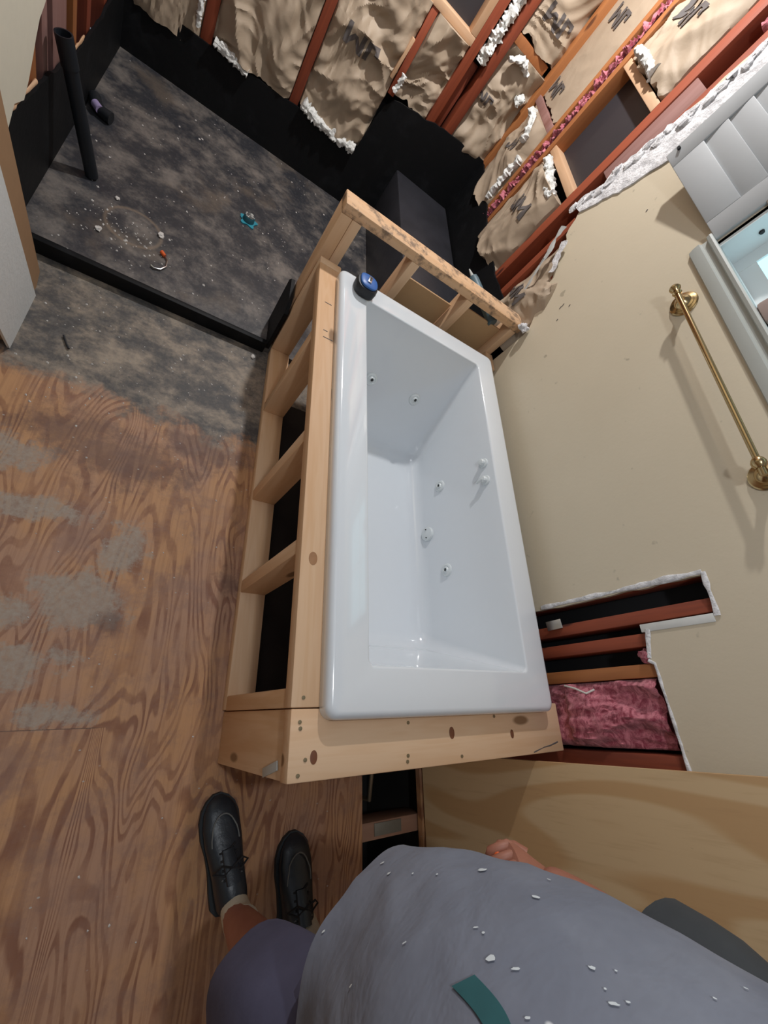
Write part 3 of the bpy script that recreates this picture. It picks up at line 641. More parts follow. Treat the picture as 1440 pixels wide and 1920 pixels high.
# knots and screws on the near board
for (u, v, r) in ((847, 1374, 0.024), (960, 1376, 0.019), (588, 1420, 0.022)):
    p = at(u, v, 2, 1.0); kn = G(); kn.lathe((p.x, p.y, 0.997), (0, 0, 1), [(0, r), (0.0045, r), (0.005, r*0.9)], 20)
    for i, q in enumerate(kn.v): kn.v[i] = Vector((p.x+(q.x-p.x)*0.72, p.y+(q.y-p.y)*1.15, q.z))
    k = obj('knot', kn, M_wood('knot_wood', 2, (0.22, 0.08, 0.035), (0.13, 0.045, 0.02), False), fr); k['label'] = 'dark round knot'
for (u, v) in ((562, 1354), (563, 1366), (572, 1425), (558, 1455), (569, 1308), (765, 1417), (764, 1428), (765, 1355), (866, 1418), (926, 1343)):
    p = at(u, v, 2, 1.0); obj('screw', G().lathe((p.x, p.y, 0.997), (0, 0, 1), [(0, 0.008), (0.006, 0.008), (0.0065, 0.004)], 10), M_plain('screw_head', (0.25, 0.2, 0.12), 0.5, 0.6), fr)
p = at(587, 1047, 2, 1.0); kn = G(); kn.lathe((p.x, p.y, 0.997), (0, 0, 1), [(0, 0.028), (0.0045, 0.028), (0.005, 0.02)], 20)
for i, q in enumerate(kn.v): kn.v[i] = Vector((p.x+(q.x-p.x)*0.8, p.y+(q.y-p.y)*1.2, q.z))
obj('knot', kn, M_wood('knot_wood2', 2, (0.42, 0.22, 0.10), (0.30, 0.14, 0.06), False), fr)
obj('notch', box(0.125, 0.160, 1.92, 2.01, 0.99, 1.003, 0.001), M_plain('notch_dark', (0.10, 0.05, 0.03), 0.8), fr)
obj('tar_smear', strip_mesh(resample([(1.50, 0.01, 1.0), (1.60, 0.03, 1.001), (1.66, 0.035, 1.0), (1.74, 0.05, 1.0)], 0.02), 0.004, (0, 0, 1), 0.002, 3), INK, fr)
obj('torn_label', G().obox(V(0.008, 0.035, 0.80), V(0, 0.25, 1), V(0, 1, 0), 0.08, 0.018, 0.003, 0.002), GREYL, fr)
for (a, b) in ((2.72, 0.05), (2.46, 0.03), (2.40, 0.07)):
    obj('pencil_mark', box(0.05, 0.05+b, a, a+0.006, 0.999, 1.0012, 0), INK, fr)

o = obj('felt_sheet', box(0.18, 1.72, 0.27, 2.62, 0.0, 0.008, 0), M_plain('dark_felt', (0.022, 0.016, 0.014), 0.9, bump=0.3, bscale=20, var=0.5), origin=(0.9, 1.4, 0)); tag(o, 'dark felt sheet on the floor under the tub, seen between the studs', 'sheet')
# ================================================================== TUB
def rrect(x0, x1, y0, y1, r, z, n=7):
    pts = []
    for cx, cy, a0 in ((x1-r, y1-r, 0), (x0+r, y1-r, 90), (x0+r, y0+r, 180), (x1-r, y0+r, 270)):
        for i in range(n+1):
            a = math.radians(a0+90*i/n); pts.append(V(cx+r*math.cos(a), cy+r*math.sin(a), z))
    return pts
tub = thing('bathtub', 'white rectangular acrylic whirlpool tub set in the pine frame', 'bathtub', (0.9, 1.6, 0.05))
X0, X1, Y0, Y1 = 0.125, 1.66, 0.215, 3.06
R = [rrect(X0+.30, X1-.30, Y0+.55, Y1-.85, .10, 0.13), rrect(X0+.22, X1-.22, Y0+.43, Y1-.72, .12, 0.16), rrect(X0+.17, X1-.165, Y0+.18, Y1-.16, .08, 0.96),
     rrect(X0+.02, X1-.02, Y0+.02, Y1-.02, .05, 0.985), rrect(X0, X1, Y0, Y1, .055, 1.002), rrect(X0, X1, Y0, Y1, .055, 1.045)]
for i in range(1, 6):
    a = math.pi/2*i/5; R.append(rrect(X0+.035*(1-math.cos(a)), X1-.035*(1-math.cos(a)), Y0+.035*(1-math.cos(a)), Y1-.035*(1-math.cos(a)), .055-.02*(i/5), 1.045+.035*math.sin(a)))
A0, A1, B0, B1 = 0.335, 1.452, 0.435, 2.862
R.append(rrect(A0-.014, A1+.014, B0-.014, B1+.014, .040, 1.080))
for i in range(1, 5):
    a = math.pi/2*i/4; o_ = .014*(1-math.sin(a)); R.append(rrect(A0-o_, A1+o_, B0-o_, B1+o_, .034, 1.080-.014*(1-math.cos(a))))
for z in (0.95, 0.8, 0.6, 0.45):
    t = (1.066-z)/(1.066-0.2)
    R.append(rrect(A0+.06*t, A1-.055*t, B0+.24*t, B1-.56*t, .034+.07*t, z))
bx = (A0+.06, A1-.055, B0+.24, B1-.56)
for i in range(0, 8):
    a = math.pi/2*i/7; rr = .13; o_ = rr*(1-math.cos(a)); z = 0.2+rr-rr*math.sin(a)
    t = (1.066-z)/(1.066-0.2)
    if i == 0: R.append(rrect(A0+.06*t, A1-.055*t, B0+.24*t, B1-.56*t, .10, z)); k0 = (A0+.06*t, A1-.055*t, B0+.24*t, B1-.56*t); continue
    R.append(rrect(k0[0]+o_, k0[1]-o_, k0[2]+o_*1.1, k0[3]-o_*1.1, .10+.03*i/7, z))
obj('basin', G().loft(R, True, True), ACRYL, tub, sharp=50)
def wallpt(u, v, which):
    d = Vector(((u-720)/779.758, (v-960)/779.758, 1.0)); r = Vector((sum(RR[i][j]*d[i] for i in range(3)) for j in range(3)))
    if which == 'r': p0 = V(A1, 0, 1.066); n = V(0.866, 0, -0.055).normalized()
    else: p0 = V(0, B1, 1.066); n = V(0, 0.866, -0.56).normalized()
    t = n.dot(p0-CAM)/n.dot(r); return CAM+r*t, -n
def jet(u, v, which):
    p, n = wallpt(u, v, which)
    j = obj('jet', G().lathe(p-n*0.006, n, [(0, .050), (.008, .052), (.016, .048), (.020, .036), (.017, .030), (.018, .026), (.026, .020), (.024, .014), (.018, .013)], 28), FIT, tub)
    obj('nozzle', G().lathe(p+n*0.010, n, [(0, .0125), (.006, .0125), (.010, .006)], 16), M_plain('nozzle_dark', (0.03, 0.035, 0.035), 0.4), j)
    obj('nozzle_ring', G().lathe(p+n*0.012, n, [(0, .018), (.010, .018), (.012, .016), (.010, .013), (.0, .013)], 20), FIT, j)
for a in ((696, 711, 'f'), (777, 749, 'f'), (825, 912, 'r'), (838, 1069, 'r')): jet(*a)
p, n = wallpt(803, 1002, 'r')
sc_ = obj('suction_cover', G().lathe(p-n*0.006, n, [(0, .060), (.020, .062), (.028, .058), (.031, .045), (.032, .0)], 32), FIT, tub)
for s_ in (-1, 1): obj('screw', G().lathe(p+V(0, 0.036*s_, 0)+n*0.022, n, [(0, .005), (.010, .005)], 10), DARK, sc_)
for (u, v, h_) in ((907, 869, 0), (911, 901, 1)):
    p, n = wallpt(u, v, 'r')
    kb = obj('air_control', G().lathe(p-n*0.006, n, [(0, .038), (.010, .040), (.018, .036), (.020, .026), (.042, .026), (.050, .020), (.052, .0)], 26), FIT, tub)
    if h_: obj('lever', G().tube([p+n*0.04, p+n*0.05+V(0, -.01, -.03), p+n*0.045+V(0, -.015, -.055)], [.012, .010, .007], 10), FIT, kb)
# ------------------------------------------------------------------ tape measure on the rim
tp = at(687, 536, 2, 1.13); tb = V(tp.x, tp.y, 1.081)
tm = thing('tape_measure', 'black and blue tape measure standing on the far left rim corner', 'tape measure', tb)
def octo(c, r, z, sq=1.0, n=24, rot=0.3):
    return [V(c.x+r*math.copysign(abs(math.cos(2*PI*i/n+rot))**0.75, math.cos(2*PI*i/n+rot)), c.y+sq*r*math.copysign(abs(math.sin(2*PI*i/n+rot))**0.75, math.sin(2*PI*i/n+rot)), z) for i in range(n)]
obj('case', G().loft([octo(tb, .062, 1.081), octo(tb, .080, 1.09), octo(tb, .083, 1.13), octo(tb, .078, 1.155), octo(tb, .060, 1.16)]), BLACKP, tm)
obj('cover', G().loft([octo(tb, .066, 1.159), octo(tb, .066, 1.172), octo(tb, .055, 1.178), octo(tb, .028, 1.179)]), BLUE, tm)
obj('clip', G().obox(tb+V(0, 0, .102), V(0.25, 1, 0), V(1, -.25, 0), .034, .014, .005, .003), STEEL, tm)
obj('grip', G().obox(tb+V(.0, 0, .108), V(0.25, 1, 0), V(1, -.25, 0), .016, .006, .004, .002), BLACKP, tm)
# caulk tube behind the raised board
tip = at(880, 505, 1, 3.86); mid = at(893, 535, 1, 3.70); dirn = (mid-tip).normalized(); base = tip+dirn*((0.775-tip.z)/dirn.z) if dirn.z < -0.05 else mid+dirn*0.4
ct = thing('caulk_tube', 'slate-blue caulk tube poking up behind the raised board', 'caulk tube', base)
ax_ = (tip-base).normalized(); Lc = (tip-base).length
obj('barrel', G().lathe(base, ax_, [(0, .040), (.01, .045), (Lc-.12, .045), (Lc-.09, .040)], 20), TUBE, ct)
obj('nozzle', G().lathe(base+ax_*(Lc-.10), ax_, [(0, .034), (.03, .016), (.10, .006)], 14), GREYL, ct)

# ================================================================== SHOWER FLOOR THINGS
F0 = 0.046
p = at(465, 415, 2, F0)
dr_ = thing('floor_drain', 'drain with teal plastic flange and speckled grey cap in shower floor', 'drain', (p.x, p.y, F0))
fl = [(p.x+(.075+.028*noise.noise(Vector((math.cos(a)*2, math.sin(a)*2, 3)))+.012*math.sin(5*a))*math.cos(a), p.y+(.075+.028*noise.noise(Vector((math.cos(a)*2, math.sin(a)*2, 3)))+.012*math.sin(5*a))*math.sin(a)) for a in [2*PI*i/40 for i in range(40)]]
obj('flange', G().poly([fl], lambda a, b: (a, b, F0), 0.010, (0, 0, 1)), TEAL, dr_)
obj('collar', G().lathe((p.x, p.y, F0+.01), (0, 0, 1), [(0, .055), (.045, .050), (.05, .046)], 24), M_plain('dark_teal', (0.02, 0.10, 0.13), 0.5), dr_)
capm = NT('speckled_cap'); vv = capm.vor(capm.map(), 90); capm.color(capm.mix(capm.step(vv, .3, .5), (.5, .5, .48), (.08, .08, .08))); capm.rough(.4); capm = capm.m
obj('cap', G().lathe((p.x, p.y, F0+.055), (0, 0, 1), [(0, .044), (.010, .045), (.014, .040), (.015, 0)], 24), capm, dr_)
# leaning pipe
pb_ = at(172, 332, 2, F0); pt = at(119, 62, 0, LX+0.055)
pb_ = V(pb_.x, pb_.y, F0+.01)
axp = (pt-pb_).normalized(); Lp = (pt-pb_).length
pg = G().lathe(pb_, axp, [(0, .034), (0, .043), (.02, .044), (Lp*.8, .044), (Lp*.8+.002, .050), (Lp, .050), (Lp, .041), (Lp-.10, .040)], 24)
o = obj('plastic_pipe', pg, M_plain('black_pipe', (0.010, 0.013, 0.018), 0.45), origin=pb_); tag(o, 'black plastic pipe leaning against the left shower wall', 'pipe')
p = at(185, 200, 2, F0+.05); pf = thing('pipe_fitting', 'black pipe fitting with purple primer stain near left wall', 'pipe fitting', (p.x, p.y, F0))
obj('elbow', G().tube([(p.x-.05, p.y+.10, F0+.045), (p.x-.02, p.y+.02, F0+.045), (p.x+.03, p.y-.03, F0+.045), (p.x+.10, p.y-.05, F0+.045)], [.048, .046, .044, .048], 16), BLACKP, pf)
obj('stain', G().tube([(p.x-.025, p.y-.005, F0+.062), (p.x+.02, p.y-.05, F0+.060)], [.033, .034], 14), M_plain('purple_primer', (0.35, 0.28, 0.48), 0.4), pf)
# curved cable with orange cap
a = [at(u, v, 2, F0+.012) for u, v in ((283, 497), (288, 502), (300, 505), (311, 500), (314, 488), (308, 478))]
sc2 = thing('cable_stub', 'short curved metal cable with bright orange cap on shower floor', 'cable', (a[2].x, a[2].y, F0))
obj('wire', G().tube(a, 0.007, 8), STEEL, sc2)
q = at(303, 472, 2, F0+.02); q2 = at(309, 480, 2, F0+.018)
obj('cap', G().tube([q, q2], [.016, .014], 12), ORANGE, sc2)
def crumbs(name, zone, n, z, label, seed, mat=CRUMB, rmin=.004, rmax=.012):
    random.seed(seed); g = G()
    for _ in range(n):
        x, y = zone(); r = rmin+(rmax-rmin)*random.random()**3
        vs = [V(x+r*random.uniform(.6, 1.4)*math.cos(a+random.random()*.5), y+r*random.uniform(.6, 1.6)*math.sin(a), z) for a in (0, 1.3, 2.5, 3.8, 5.1)]
        vs.append(V(x, y, z+r*.8)); g.add(vs, [(0, 1, 5), (1, 2, 5), (2, 3, 5), (3, 4, 5), (4, 0, 5)])
    o = obj(name, g, mat); o['kind'] = 'stuff'; return tag(o, label, 'debris')
def z1():
    if random.random() < .45: return (random.gauss(-1.2, .16), random.gauss(3.62, .14))
    return (random.uniform(-1.65, 0.8), random.uniform(3.3, 5.8))
crumbs('plaster_crumbs', z1, 190, F0, 'scattered white plaster crumbs on the black shower floor', 3)
def z2(): return (random.uniform(-1.5, -0.1), random.uniform(1.9, 3.0))
crumbs('plaster_crumbs', z2, 110, 0.001, 'pale crumbs on the tar-stained floor in front of the curb', 5, rmax=.009)
def z3(): return (random.uniform(-1.5, -0.1), random.uniform(-1.5, 1.9))
crumbs('plaster_crumbs', z3, 50, 0.001, 'sparse pale crumbs on the plywood subfloor', 6, rmax=.007)
random.seed(9)
for k2, (u, v, r, lb) in enumerate(((302, 441, .028, 'largest white plaster chunk beside the ring scuff'), (185, 428, .024, 'white plaster chunk left of the ring scuff'), (464, 197*2/2, .02, None), (220, 371, .02, 'white plaster chunk above the ring scuff'), (490, 712, .02, None))):
    if not lb: continue
    p = at(u, v, 2, F0+.01); o = obj('plaster_chunk', rough_blob((p.x, p.y, F0+r*.4), r, r*1.2, r*.6, k2, .5, 12), CRUMB, origin=(p.x, p.y, F0)); tag(o, lb, 'debris')
for (u, v, lb) in ((262-5, 330-3, None), (474, 668, 'pinkish plaster chip beside the frame corner, lower'), (475, 657, None), (123, 640, 'bent dark nail lying on the tar-stained floor')):
    if not lb: continue
    p = at(u, v, 2, .01)
    if 'nail' in lb: o = obj('nail', G().tube([(p.x-.02, p.y+.04, .012), (p.x+.01, p.y-.02, .012), (p.x+.03, p.y-.05, .012)], .006, 8), BLACKP, origin=(p.x, p.y, .006)); tag(o, lb, 'nail')
    else: o = obj('plaster_chunk', rough_blob((p.x, p.y, .008), .02, .026, .012, 5, .5, 12), CRUMB, origin=(p.x, p.y, 0)); tag(o, lb, 'debris')

# ================================================================== LEFT LEANING BOARDS
def slab(poly, xb, lean, th): # in-plane polygon (y, z), leaning -x with height
    return G().poly([poly], lambda y, z: (xb+lean*z, y, z), th, (-1, 0, 0))
o = obj('wall_board', slab([(2.26, 0.0), (2.725, 0.0), (2.00, 2.35), (1.50, 2.35)], -1.52, 0.0, 0.014), FIBREB, origin=(-1.52, 2.5, 0)); tag(o, 'pale grey textured board leaning at the left edge', 'board')
o = obj('wood_board', slab([(2.30, 0.0), (2.80, 0.0), (2.875, 0.06), (2.22, 2.35), (1.6, 2.35)], -1.537, 0.0, 0.05), BROWNB, origin=(-1.6, 2.7, 0)); tag(o, 'plain brown board behind the pale leaning board at left', 'board')

# ================================================================== RIGHT WALL THINGS
# towel bar
zb, bx_ = 2.41, 1.675
tbar = thing('towel_bar', 'polished brass towel bar on the tan wall', 'towel bar', (W, 1.9, zb))
obj('bar', G().tube([(bx_, 2.50, zb), (bx_, 1.20, zb)], 0.0145, 16), BRASS, tbar)
for y in (2.46, 1.24):
    mt = obj('mount', G().lathe((W, y, zb-0.01), (-1, 0, 0.06), [(0, .076), (.006, .076), (.010, .070), (.016, .070), (.020, .058), (.026, .058), (.030, .046), (.040, .040), (.055, .022), (.085, .018), (.10, .019)], 32), BRASS, tbar)
    obj('finial', G().lathe((bx_, y+(.012 if y > 2 else .03), zb), (0, 1, 0) if y > 2 else (0, 1, 0), [(-.03, .018), (-.018, .026), (-.01, .018), (.0, .018), (.012, .028), (.024, .031), (.034, .026), (.042, .012)] if y > 2 else [(-.03, .020), (-.015, .030), (0, .032), (.015, .026), (.025, .018)], 20), BRASS, mt)
# window: casing, sill, sash, glass
win1 = struct(thing('window_1', 'white window', 'window', (W, 2.0, 2.66))); 
for kx in ('label', 'category'): del win1[kx]
SILLZ = 2.66
prof = [(W, SILLZ-0.215), (W-0.03, SILLZ-0.205), (W-0.045, SILLZ-0.16), (W-0.05, SILLZ-0.115), (W-0.028, SILLZ-0.10), (W-0.026, SILLZ-0.055), (W-0.06, SILLZ-0.045), (W-0.07, SILLZ-0.02), (W-0.066, SILLZ-0.004), (W-0.05, SILLZ), (W+0.03, SILLZ), (W+0.03, SILLZ-0.215)]
prof = [(W-(W-a)*0.8, b+(SILLZ-b)*0.35) for a, b in prof]
obj('window_sill', G().loft([[V(a, y, b) for a, b in prof] for y in (2.76, 1.05)], smooth=False), TRIMW, win1)
fw = G(); fw.box(W+0.0, W+0.34, 2.68, 2.72, SILLZ, 4.1); fw.box(W, W+.34, 1.05, 1.15, SILLZ, 4.1); fw.box(W, W+.34, 1.05, 2.72, 4.1, 4.14); fw.box(W+0.0, W+0.34, 1.1, 2.70, SILLZ-.03, SILLZ)
obj('window_frame', fw, M_plain('white_reveal', (0.72, 0.76, 0.76), 0.4, var=.02), win1)
sa = G()
for (a, b, c_, d_) in ((2.60, 2.68, SILLZ, 4.1), (1.15, 1.23, SILLZ, 4.1)): sa.box(W+.20, W+.24, a, b, c_, d_)
sa.box(W+.203, W+.237, 1.23, 2.60, SILLZ, SILLZ+.09); sa.box(W+.205, W+.235, 1.23, 2.60, 3.3, 3.36); sa.box(W+.205, W+.235, 1.88, 1.92, SILLZ, 4.1)
obj('sash', sa, M_plain('sash_white', (0.75, 0.79, 0.79), 0.4, var=.02), win1)
gm = bpy.data.materials.new('window_daylight'); gm.use_nodes = True; gt = gm.node_tree; gt.nodes.clear()
em = gt.nodes.new('ShaderNodeEmission'); em.inputs[0].default_value = (0.52, 0.87, 0.96, 1); em.inputs[1].default_value = 1.5; ou = gt.nodes.new('ShaderNodeOutputMaterial'); gt.links.new(em.outputs[0], ou.inputs[0])
obj('pane', box(W+.215, W+.222, 1.2, 2.64, SILLZ+.05, 4.08, 0), gm, win1)
for kz in (SILLZ+.17, ):
    obj('latch', G().lathe((W+.10, 2.679, kz), (0, -1, 0), [(0, .014), (.01, .012)], 12), DARK, win1)
for ob in win1.children: ob['kind'] = 'structure'
o = obj('stone_block', box(W-.03, W+.06, 2.02, 2.16, SILLZ, SILLZ+.16, .02), M_plain('pinkish_stone', (.36, .27, .24), .8, var=.15), origin=(W, 2.1, SILLZ)); tag(o, 'dusty pinkish block standing on the white window sill', 'block')
# louvred shutter swung open
sh = thing('window_shutter', 'white louvred shutter panel folded out from the window side', 'shutter', (W, 2.72, 2.67))
SH_H, SH_F = V(1.772, 2.725, 0), V(1.625, 3.45, 0); she = (SH_F-SH_H).normalized(); shn = V(-she.y, she.x, 0); shL = (SH_F-SH_H).length
if shn.x > 0: shn = -shn
def shbox(s0, s1, z0, z1, d0=0.0, d1=0.05, tilt=0.0):
    c = SH_H+she*((s0+s1)/2)-shn*((d0+d1)/2)+V(0, 0, (z0+z1)/2)
    up = (V(0, 0, 1)*math.cos(tilt)+shn*math.sin(tilt)).normalized()
    return G().obox(c, she, up, (s1-s0)/2, (z1-z0)/2, (d1-d0)/2, .005)
obj('stile', shbox(0, 0.13, 2.66, 4.3), SHUT, sh); obj('stile', shbox(shL-.11, shL, 2.66, 4.3), SHUT, sh)
obj('bottom_rail', shbox(0.13, shL-.11, 2.66, 2.835), SHUT, sh)
for k2 in range(12):
    z = 2.895+0.122*k2
    obj('louvre', shbox(0.131, shL-.111, z-.068, z+.068, .008, .020, 0.12), SHUT, sh)
obj('hinge', shbox(-.02, .01, 2.9, 3.0, 0.0, .02), STEEL, sh)
p_ = SH_H+she*(shL-.03)+V(0, 0, 2.73)
obj('hook', G().lathe(p_-shn*.002, shn, [(0, .010), (.018, .010)], 10), DARK, sh)
# picture-hanging marks on the wall
for k2, (u, v) in enumerate(((1051, 577), (1056, 572), (1068, 573), (1045, 600), (1213, 395))):
    p = at(u, v, 0, W)
    struct(obj('torn_edge', G().obox(V(W-.001, p.y, p.z), V(0, .5, 1), V(0, 1, -.5), .012 if k2 < 2 else .008, .003, .002, 0), INK, wall_right))

# ================================================================== LEANING PLYWOOD SHEET
def pl(y, z): return (1.47+0.068*z, y, z)
o = obj('plywood_sheet', G().poly([[(-2.6, 0.02), (-0.045, 0.02), (-0.012, 4.5), (-2.6, 4.5)]], pl, 0.03, (1, 0, 0)), PLY, origin=(1.47, -1.0, 0)); tag(o, 'pale plywood sheet leaning against the wall at lower right', 'plywood')
# things under the floor opening
o = obj('floor_joist', box(0.9, 1.55, -0.52, -0.42, -0.30, -0.06, .006), M_wood('joist', 0, (0.36, 0.20, 0.13), (0.22, 0.11, 0.07), False), origin=(1.2, -.47, -.3)); tag(o, 'pinkish joist crossing the floor hole', 'joist')
o = obj('metal_plate', box(1.10, 1.32, -0.50, -0.43, -0.06, -0.053, .001), M_plain('dull_plate', (.25, .24, .20), .5, .5), origin=(1.2, -.47, -.06)); tag(o, 'dull metal plate fixed on the joist in the floor hole', 'plate')
o = obj('copper_pipe', G().tube([(1.22, -.35, -.8), (1.22, -.34, -.3), (1.20, -.10, -.22), (1.20, 0.04, -.22)], .016, 12), M_plain('dull_copper', (.30, .22, .14), .45, .5), origin=(1.22, -.35, -.8)); tag(o, 'dull copper pipe in the floor hole', 'pipe')
o = obj('black_hose', G().tube([(1.14, -.36, -.8), (1.14, -.33, -.35), (1.12, -.18, -.3), (1.13, 0.0, -.3)], .014, 12), M_plain('grey_hose', (.06, .06, .05), .5), origin=(1.14, -.36, -.8)); tag(o, 'dark hose beside the copper pipe in the floor hole', 'hose')

# ================================================================== PERSON
def catmull(keys, n):
    out = []
    for i in range(len(keys)-1):
        p0, p1, p2, p3 = keys[max(i-1, 0)], keys[i], keys[i+1], keys[min(i+2, len(keys)-1)]
        for k in range(n):
            t = k/n
            out.append(tuple(0.5*((2*b)+(-a+c)*t+(2*a-5*b+4*c-d)*t*t+(-a+3*b-3*c+d)*t**3) for a, b, c, d in zip(p0, p1, p2, p3)))
    out.append(tuple(keys[-1])); return out
def ell_loft(keys, n=48, sub=6, wr=None, yaw=0.0, pw=1.0):
    """keys: (cx, cy, z, rx, ry)"""
    rings = []
    for cx, cy, z, rx, ry in catmull(keys, sub):
        ring = []
        for j in range(n):
            a = 2*PI*j/n; c, s = math.cos(a), math.sin(a)
            k = 1.0
            if wr: k += wr(a, z)
            c, s = math.copysign(abs(c)**pw, c), math.copysign(abs(s)**pw, s); x_, y_ = rx*c*k, ry*s*k
            ring.append(V(cx+x_*math.cos(yaw)-y_*math.sin(yaw), cy+x_*math.sin(yaw)+y_*math.cos(yaw), z))
        rings.append(ring)
    return rings
person = thing('person', 'person in a dusty grey t-shirt, navy shorts and black work shoes standing beside the tub', 'person', (0.3, -0.5, 0))
# --- body (skin-modifier figure)
bv, be, brad = [], [], []
def J(p, r, parent=None):
    bv.append(Vector(p)); brad.append(r if isinstance(r, tuple) else (r, r))
    if parent is not None: be.append((parent, len(bv)-1))
    return len(bv)-1
pel = J((0.27, -0.66, 1.62), (0.26, 0.22)); ab = J((0.31, -0.62, 1.95), (0.33, 0.27), pel); ch = J((0.40, -0.71, 2.35), (0.32, 0.25), ab); nk0 = J((0.46, -0.74, 2.70), (0.16, 0.15), ch)
nk = J((0.45, -0.70, 2.85), (0.105, 0.11), nk0); hd = J((0.43, -0.64, 3.02), (0.13, 0.14), nk); hd2 = J((0.41, -0.60, 3.17), (0.15, 0.17), hd); hd3 = J((0.41, -0.61, 3.30), (0.10, 0.12), hd2)
sR = J((0.84, -0.76, 2.56), 0.15, nk0); uR = J((0.93, -0.68, 2.20), .12, sR); eR = J((0.96, -0.52, 1.80), .095, uR); fR = J((0.96, -0.42, 1.58), .08, eR); wR = J((0.93, -0.355, 1.38), .055, fR)
sL = J((0.10, -0.74, 2.60), 0.14, nk0); eL = J((-0.42, -0.66, 2.85), .09, sL); wL = J((-0.95, -0.25, 3.0), .055, eL)
hips = []
for sx, kx, ax2, yk, ya in ((-1, 0.06, 0.135, -0.64, -0.62), (1, 0.50, 0.545, -0.76, -0.83)):
    h0 = J((0.27+sx*.15, -.66, 1.45), .20, pel); k_ = J((kx, yk, .95), .115, h0); c_ = J(((kx+ax2)/2, ya+.0, .62), .105, k_); a_ = J((ax2, ya, .16), .062, c_); J((ax2, ya+.12, .07), .05, a_)
me = bpy.data.meshes.new('body'); me.from_pydata([tuple((v-Vector(person['_base']))*S) for v in bv], be, []); me.update()
body = bpy.data.objects.new('body', me); COL.objects.link(body)
sk = body.modifiers.new('skin', 'SKIN'); sk.use_smooth_shade = True
if not me.skin_vertices: me.skin_vertices.new()
for i, sv in enumerate(me.skin_vertices[0].data): sv.radius = (brad[i][0]*S, brad[i][1]*S); sv.use_root = (i == 0)
ss = body.modifiers.new('sub', 'SUBSURF'); ss.levels = 2; ss.render_levels = 2
dg = bpy.context.evaluated_depsgraph_get(); dg.update()
me2 = bpy.data.meshes.new_from_object(body.evaluated_get(dg)); body.modifiers.clear(); body.data = me2; me2.materials.clear(); me2.materials.append(SKIN)
for p_ in me2.polygons: p_.use_smooth = True
body.parent = person; body['_base'] = person['_base']
# --- right hand: palm with curled fingers around an orange-red marker
def hand(wr, fwd, side, up, s=1.0, curl=1.0):
    g = G(); fwd, side, up = fwd.normalized(), side.normalized(), up.normalized()
    pal = []
    for t, w, h in ((-.02, .036, .030), (.03, .042, .032), (.08, .060, .030), (.13, .068, .028), (.165, .060, .024)):
        pal.append([wr+fwd*t*s+side*w*s*math.cos(a)+up*h*s*math.sin(a) for a in [2*PI*i/20 for i in range(20)]])
    g.loft(pal)
    for k, (o_, L) in enumerate(((-.050, .150), (-.017, .165), (.017, .155), (.048, .125))):
        p = wr+fwd*.155*s+side*o_*s; d = fwd.copy(); pts = [p-fwd*.03*s]; ang = 0; rads = [.019*s]
        pts.append(p); rads.append(.0185*s)
        for seg, (fr_, cu) in enumerate(((.42, 1.25), (.33, 1.45), (.25, .8))):
            ang += cu*curl*.72
            d = fwd*math.cos(ang)-up*math.sin(ang)
            for q in range(2):
                p = p+d*(L*fr_*s/2); pts.append(p); rads.append((.018-.0025*seg-.001*q)*s)
        pts.append(p+d*.008*s); rads.append(.006*s); g.tube(pts, rads, 12)
    b = wr+fwd*.045*s-side*.05*s
    g.tube([b-up*.0, b-side*.03*s+fwd*.03*s-up*.02*s, b-side*.035*s+fwd*.075*s-up*.045*s, b-side*.005*s+fwd*.11*s-up*.065*s, b+side*.012*s+fwd*.12*s-up*.068*s], [.026*s, .024*s, .020*s, .016*s, .007*s], 12)
    return g
wr = V(0.93, -0.355, 1.38); fw_ = V(-0.85, 0.42, 0.05); up_ = V(.1, .65, .70); sd_ = fw_.cross(up_); up2 = sd_.cross(fw_)
obj('hand', hand(wr, fw_, -sd_, up2, 1.1, 1.15), SKIN, person, sharp=70)
hg = hand(V(-0.95, -0.25, 3.0), V(-.4, .5, .3), V(.7, .5, 0), V(.1, -.2, 1), 1.05, .5)
obj('hand', hg, SKIN, person, sharp=70)
mk = wr+fw_.normalized()*.19-up2.normalized()*.045
o = obj('marker', G().tube([mk+sd_.normalized()*.06, mk-sd_.normalized()*.055], [.017, .017], 14), ORANGE, origin=mk); tag(o, 'small orange-red tool gripped in the right hand', 'tool')
# --- shirt
def wr_f(a, z):
    n1 = noise.noise(Vector((math.cos(a)*1.2, math.sin(a)*1.2, z*2.6+0.6*math.cos(a))))
    n2 = noise.noise(Vector((math.cos(a)*2.3, math.sin(a)*2.3, z*5.5+1.5*math.cos(a))))
    low = max(0.0, min(1.0, (2.15-z)/0.6))
    return -0.012+0.020*n1+(0.35+0.65*low)*(0.060*(0.3-abs(n1))+0.045*(0.3-abs(n2)))+0.02*max(0, 1.6-z)*math.sin(a*7+1)
sk_keys = [(0.23, -0.572, 1.38, 0.345, 0.42), (0.24, -0.572, 1.45, 0.36, 0.425), (0.272, -0.567, 1.65, 0.425, 0.43), (0.298, -0.582, 1.9, 0.485, 0.418), (0.325, -0.62, 2.15, 0.527, 0.386), (0.371, -0.676, 2.4, 0.535, 0.344), (0.44, -0.75, 2.58, 0.45, 0.29), (0.46, -0.76, 2.70, 0.27, 0.20), (0.46, -0.74, 2.76, 0.15, 0.14)]
outer_r = ell_loft(sk_keys, 120, 14, wr_f, yaw=0.021, pw=0.935)
inner_r = [[c0+(p-c0)*0.97 for p in r] for r in outer_r for c0 in [sum(r, Vector())/len(r)]]
shirt = obj('shirt', G().loft(inner_r[::-1]+outer_r, False, False), SHIRT, person, sharp=80); shirt['label'] = 'dusty grey-blue t-shirt with paint flecks'
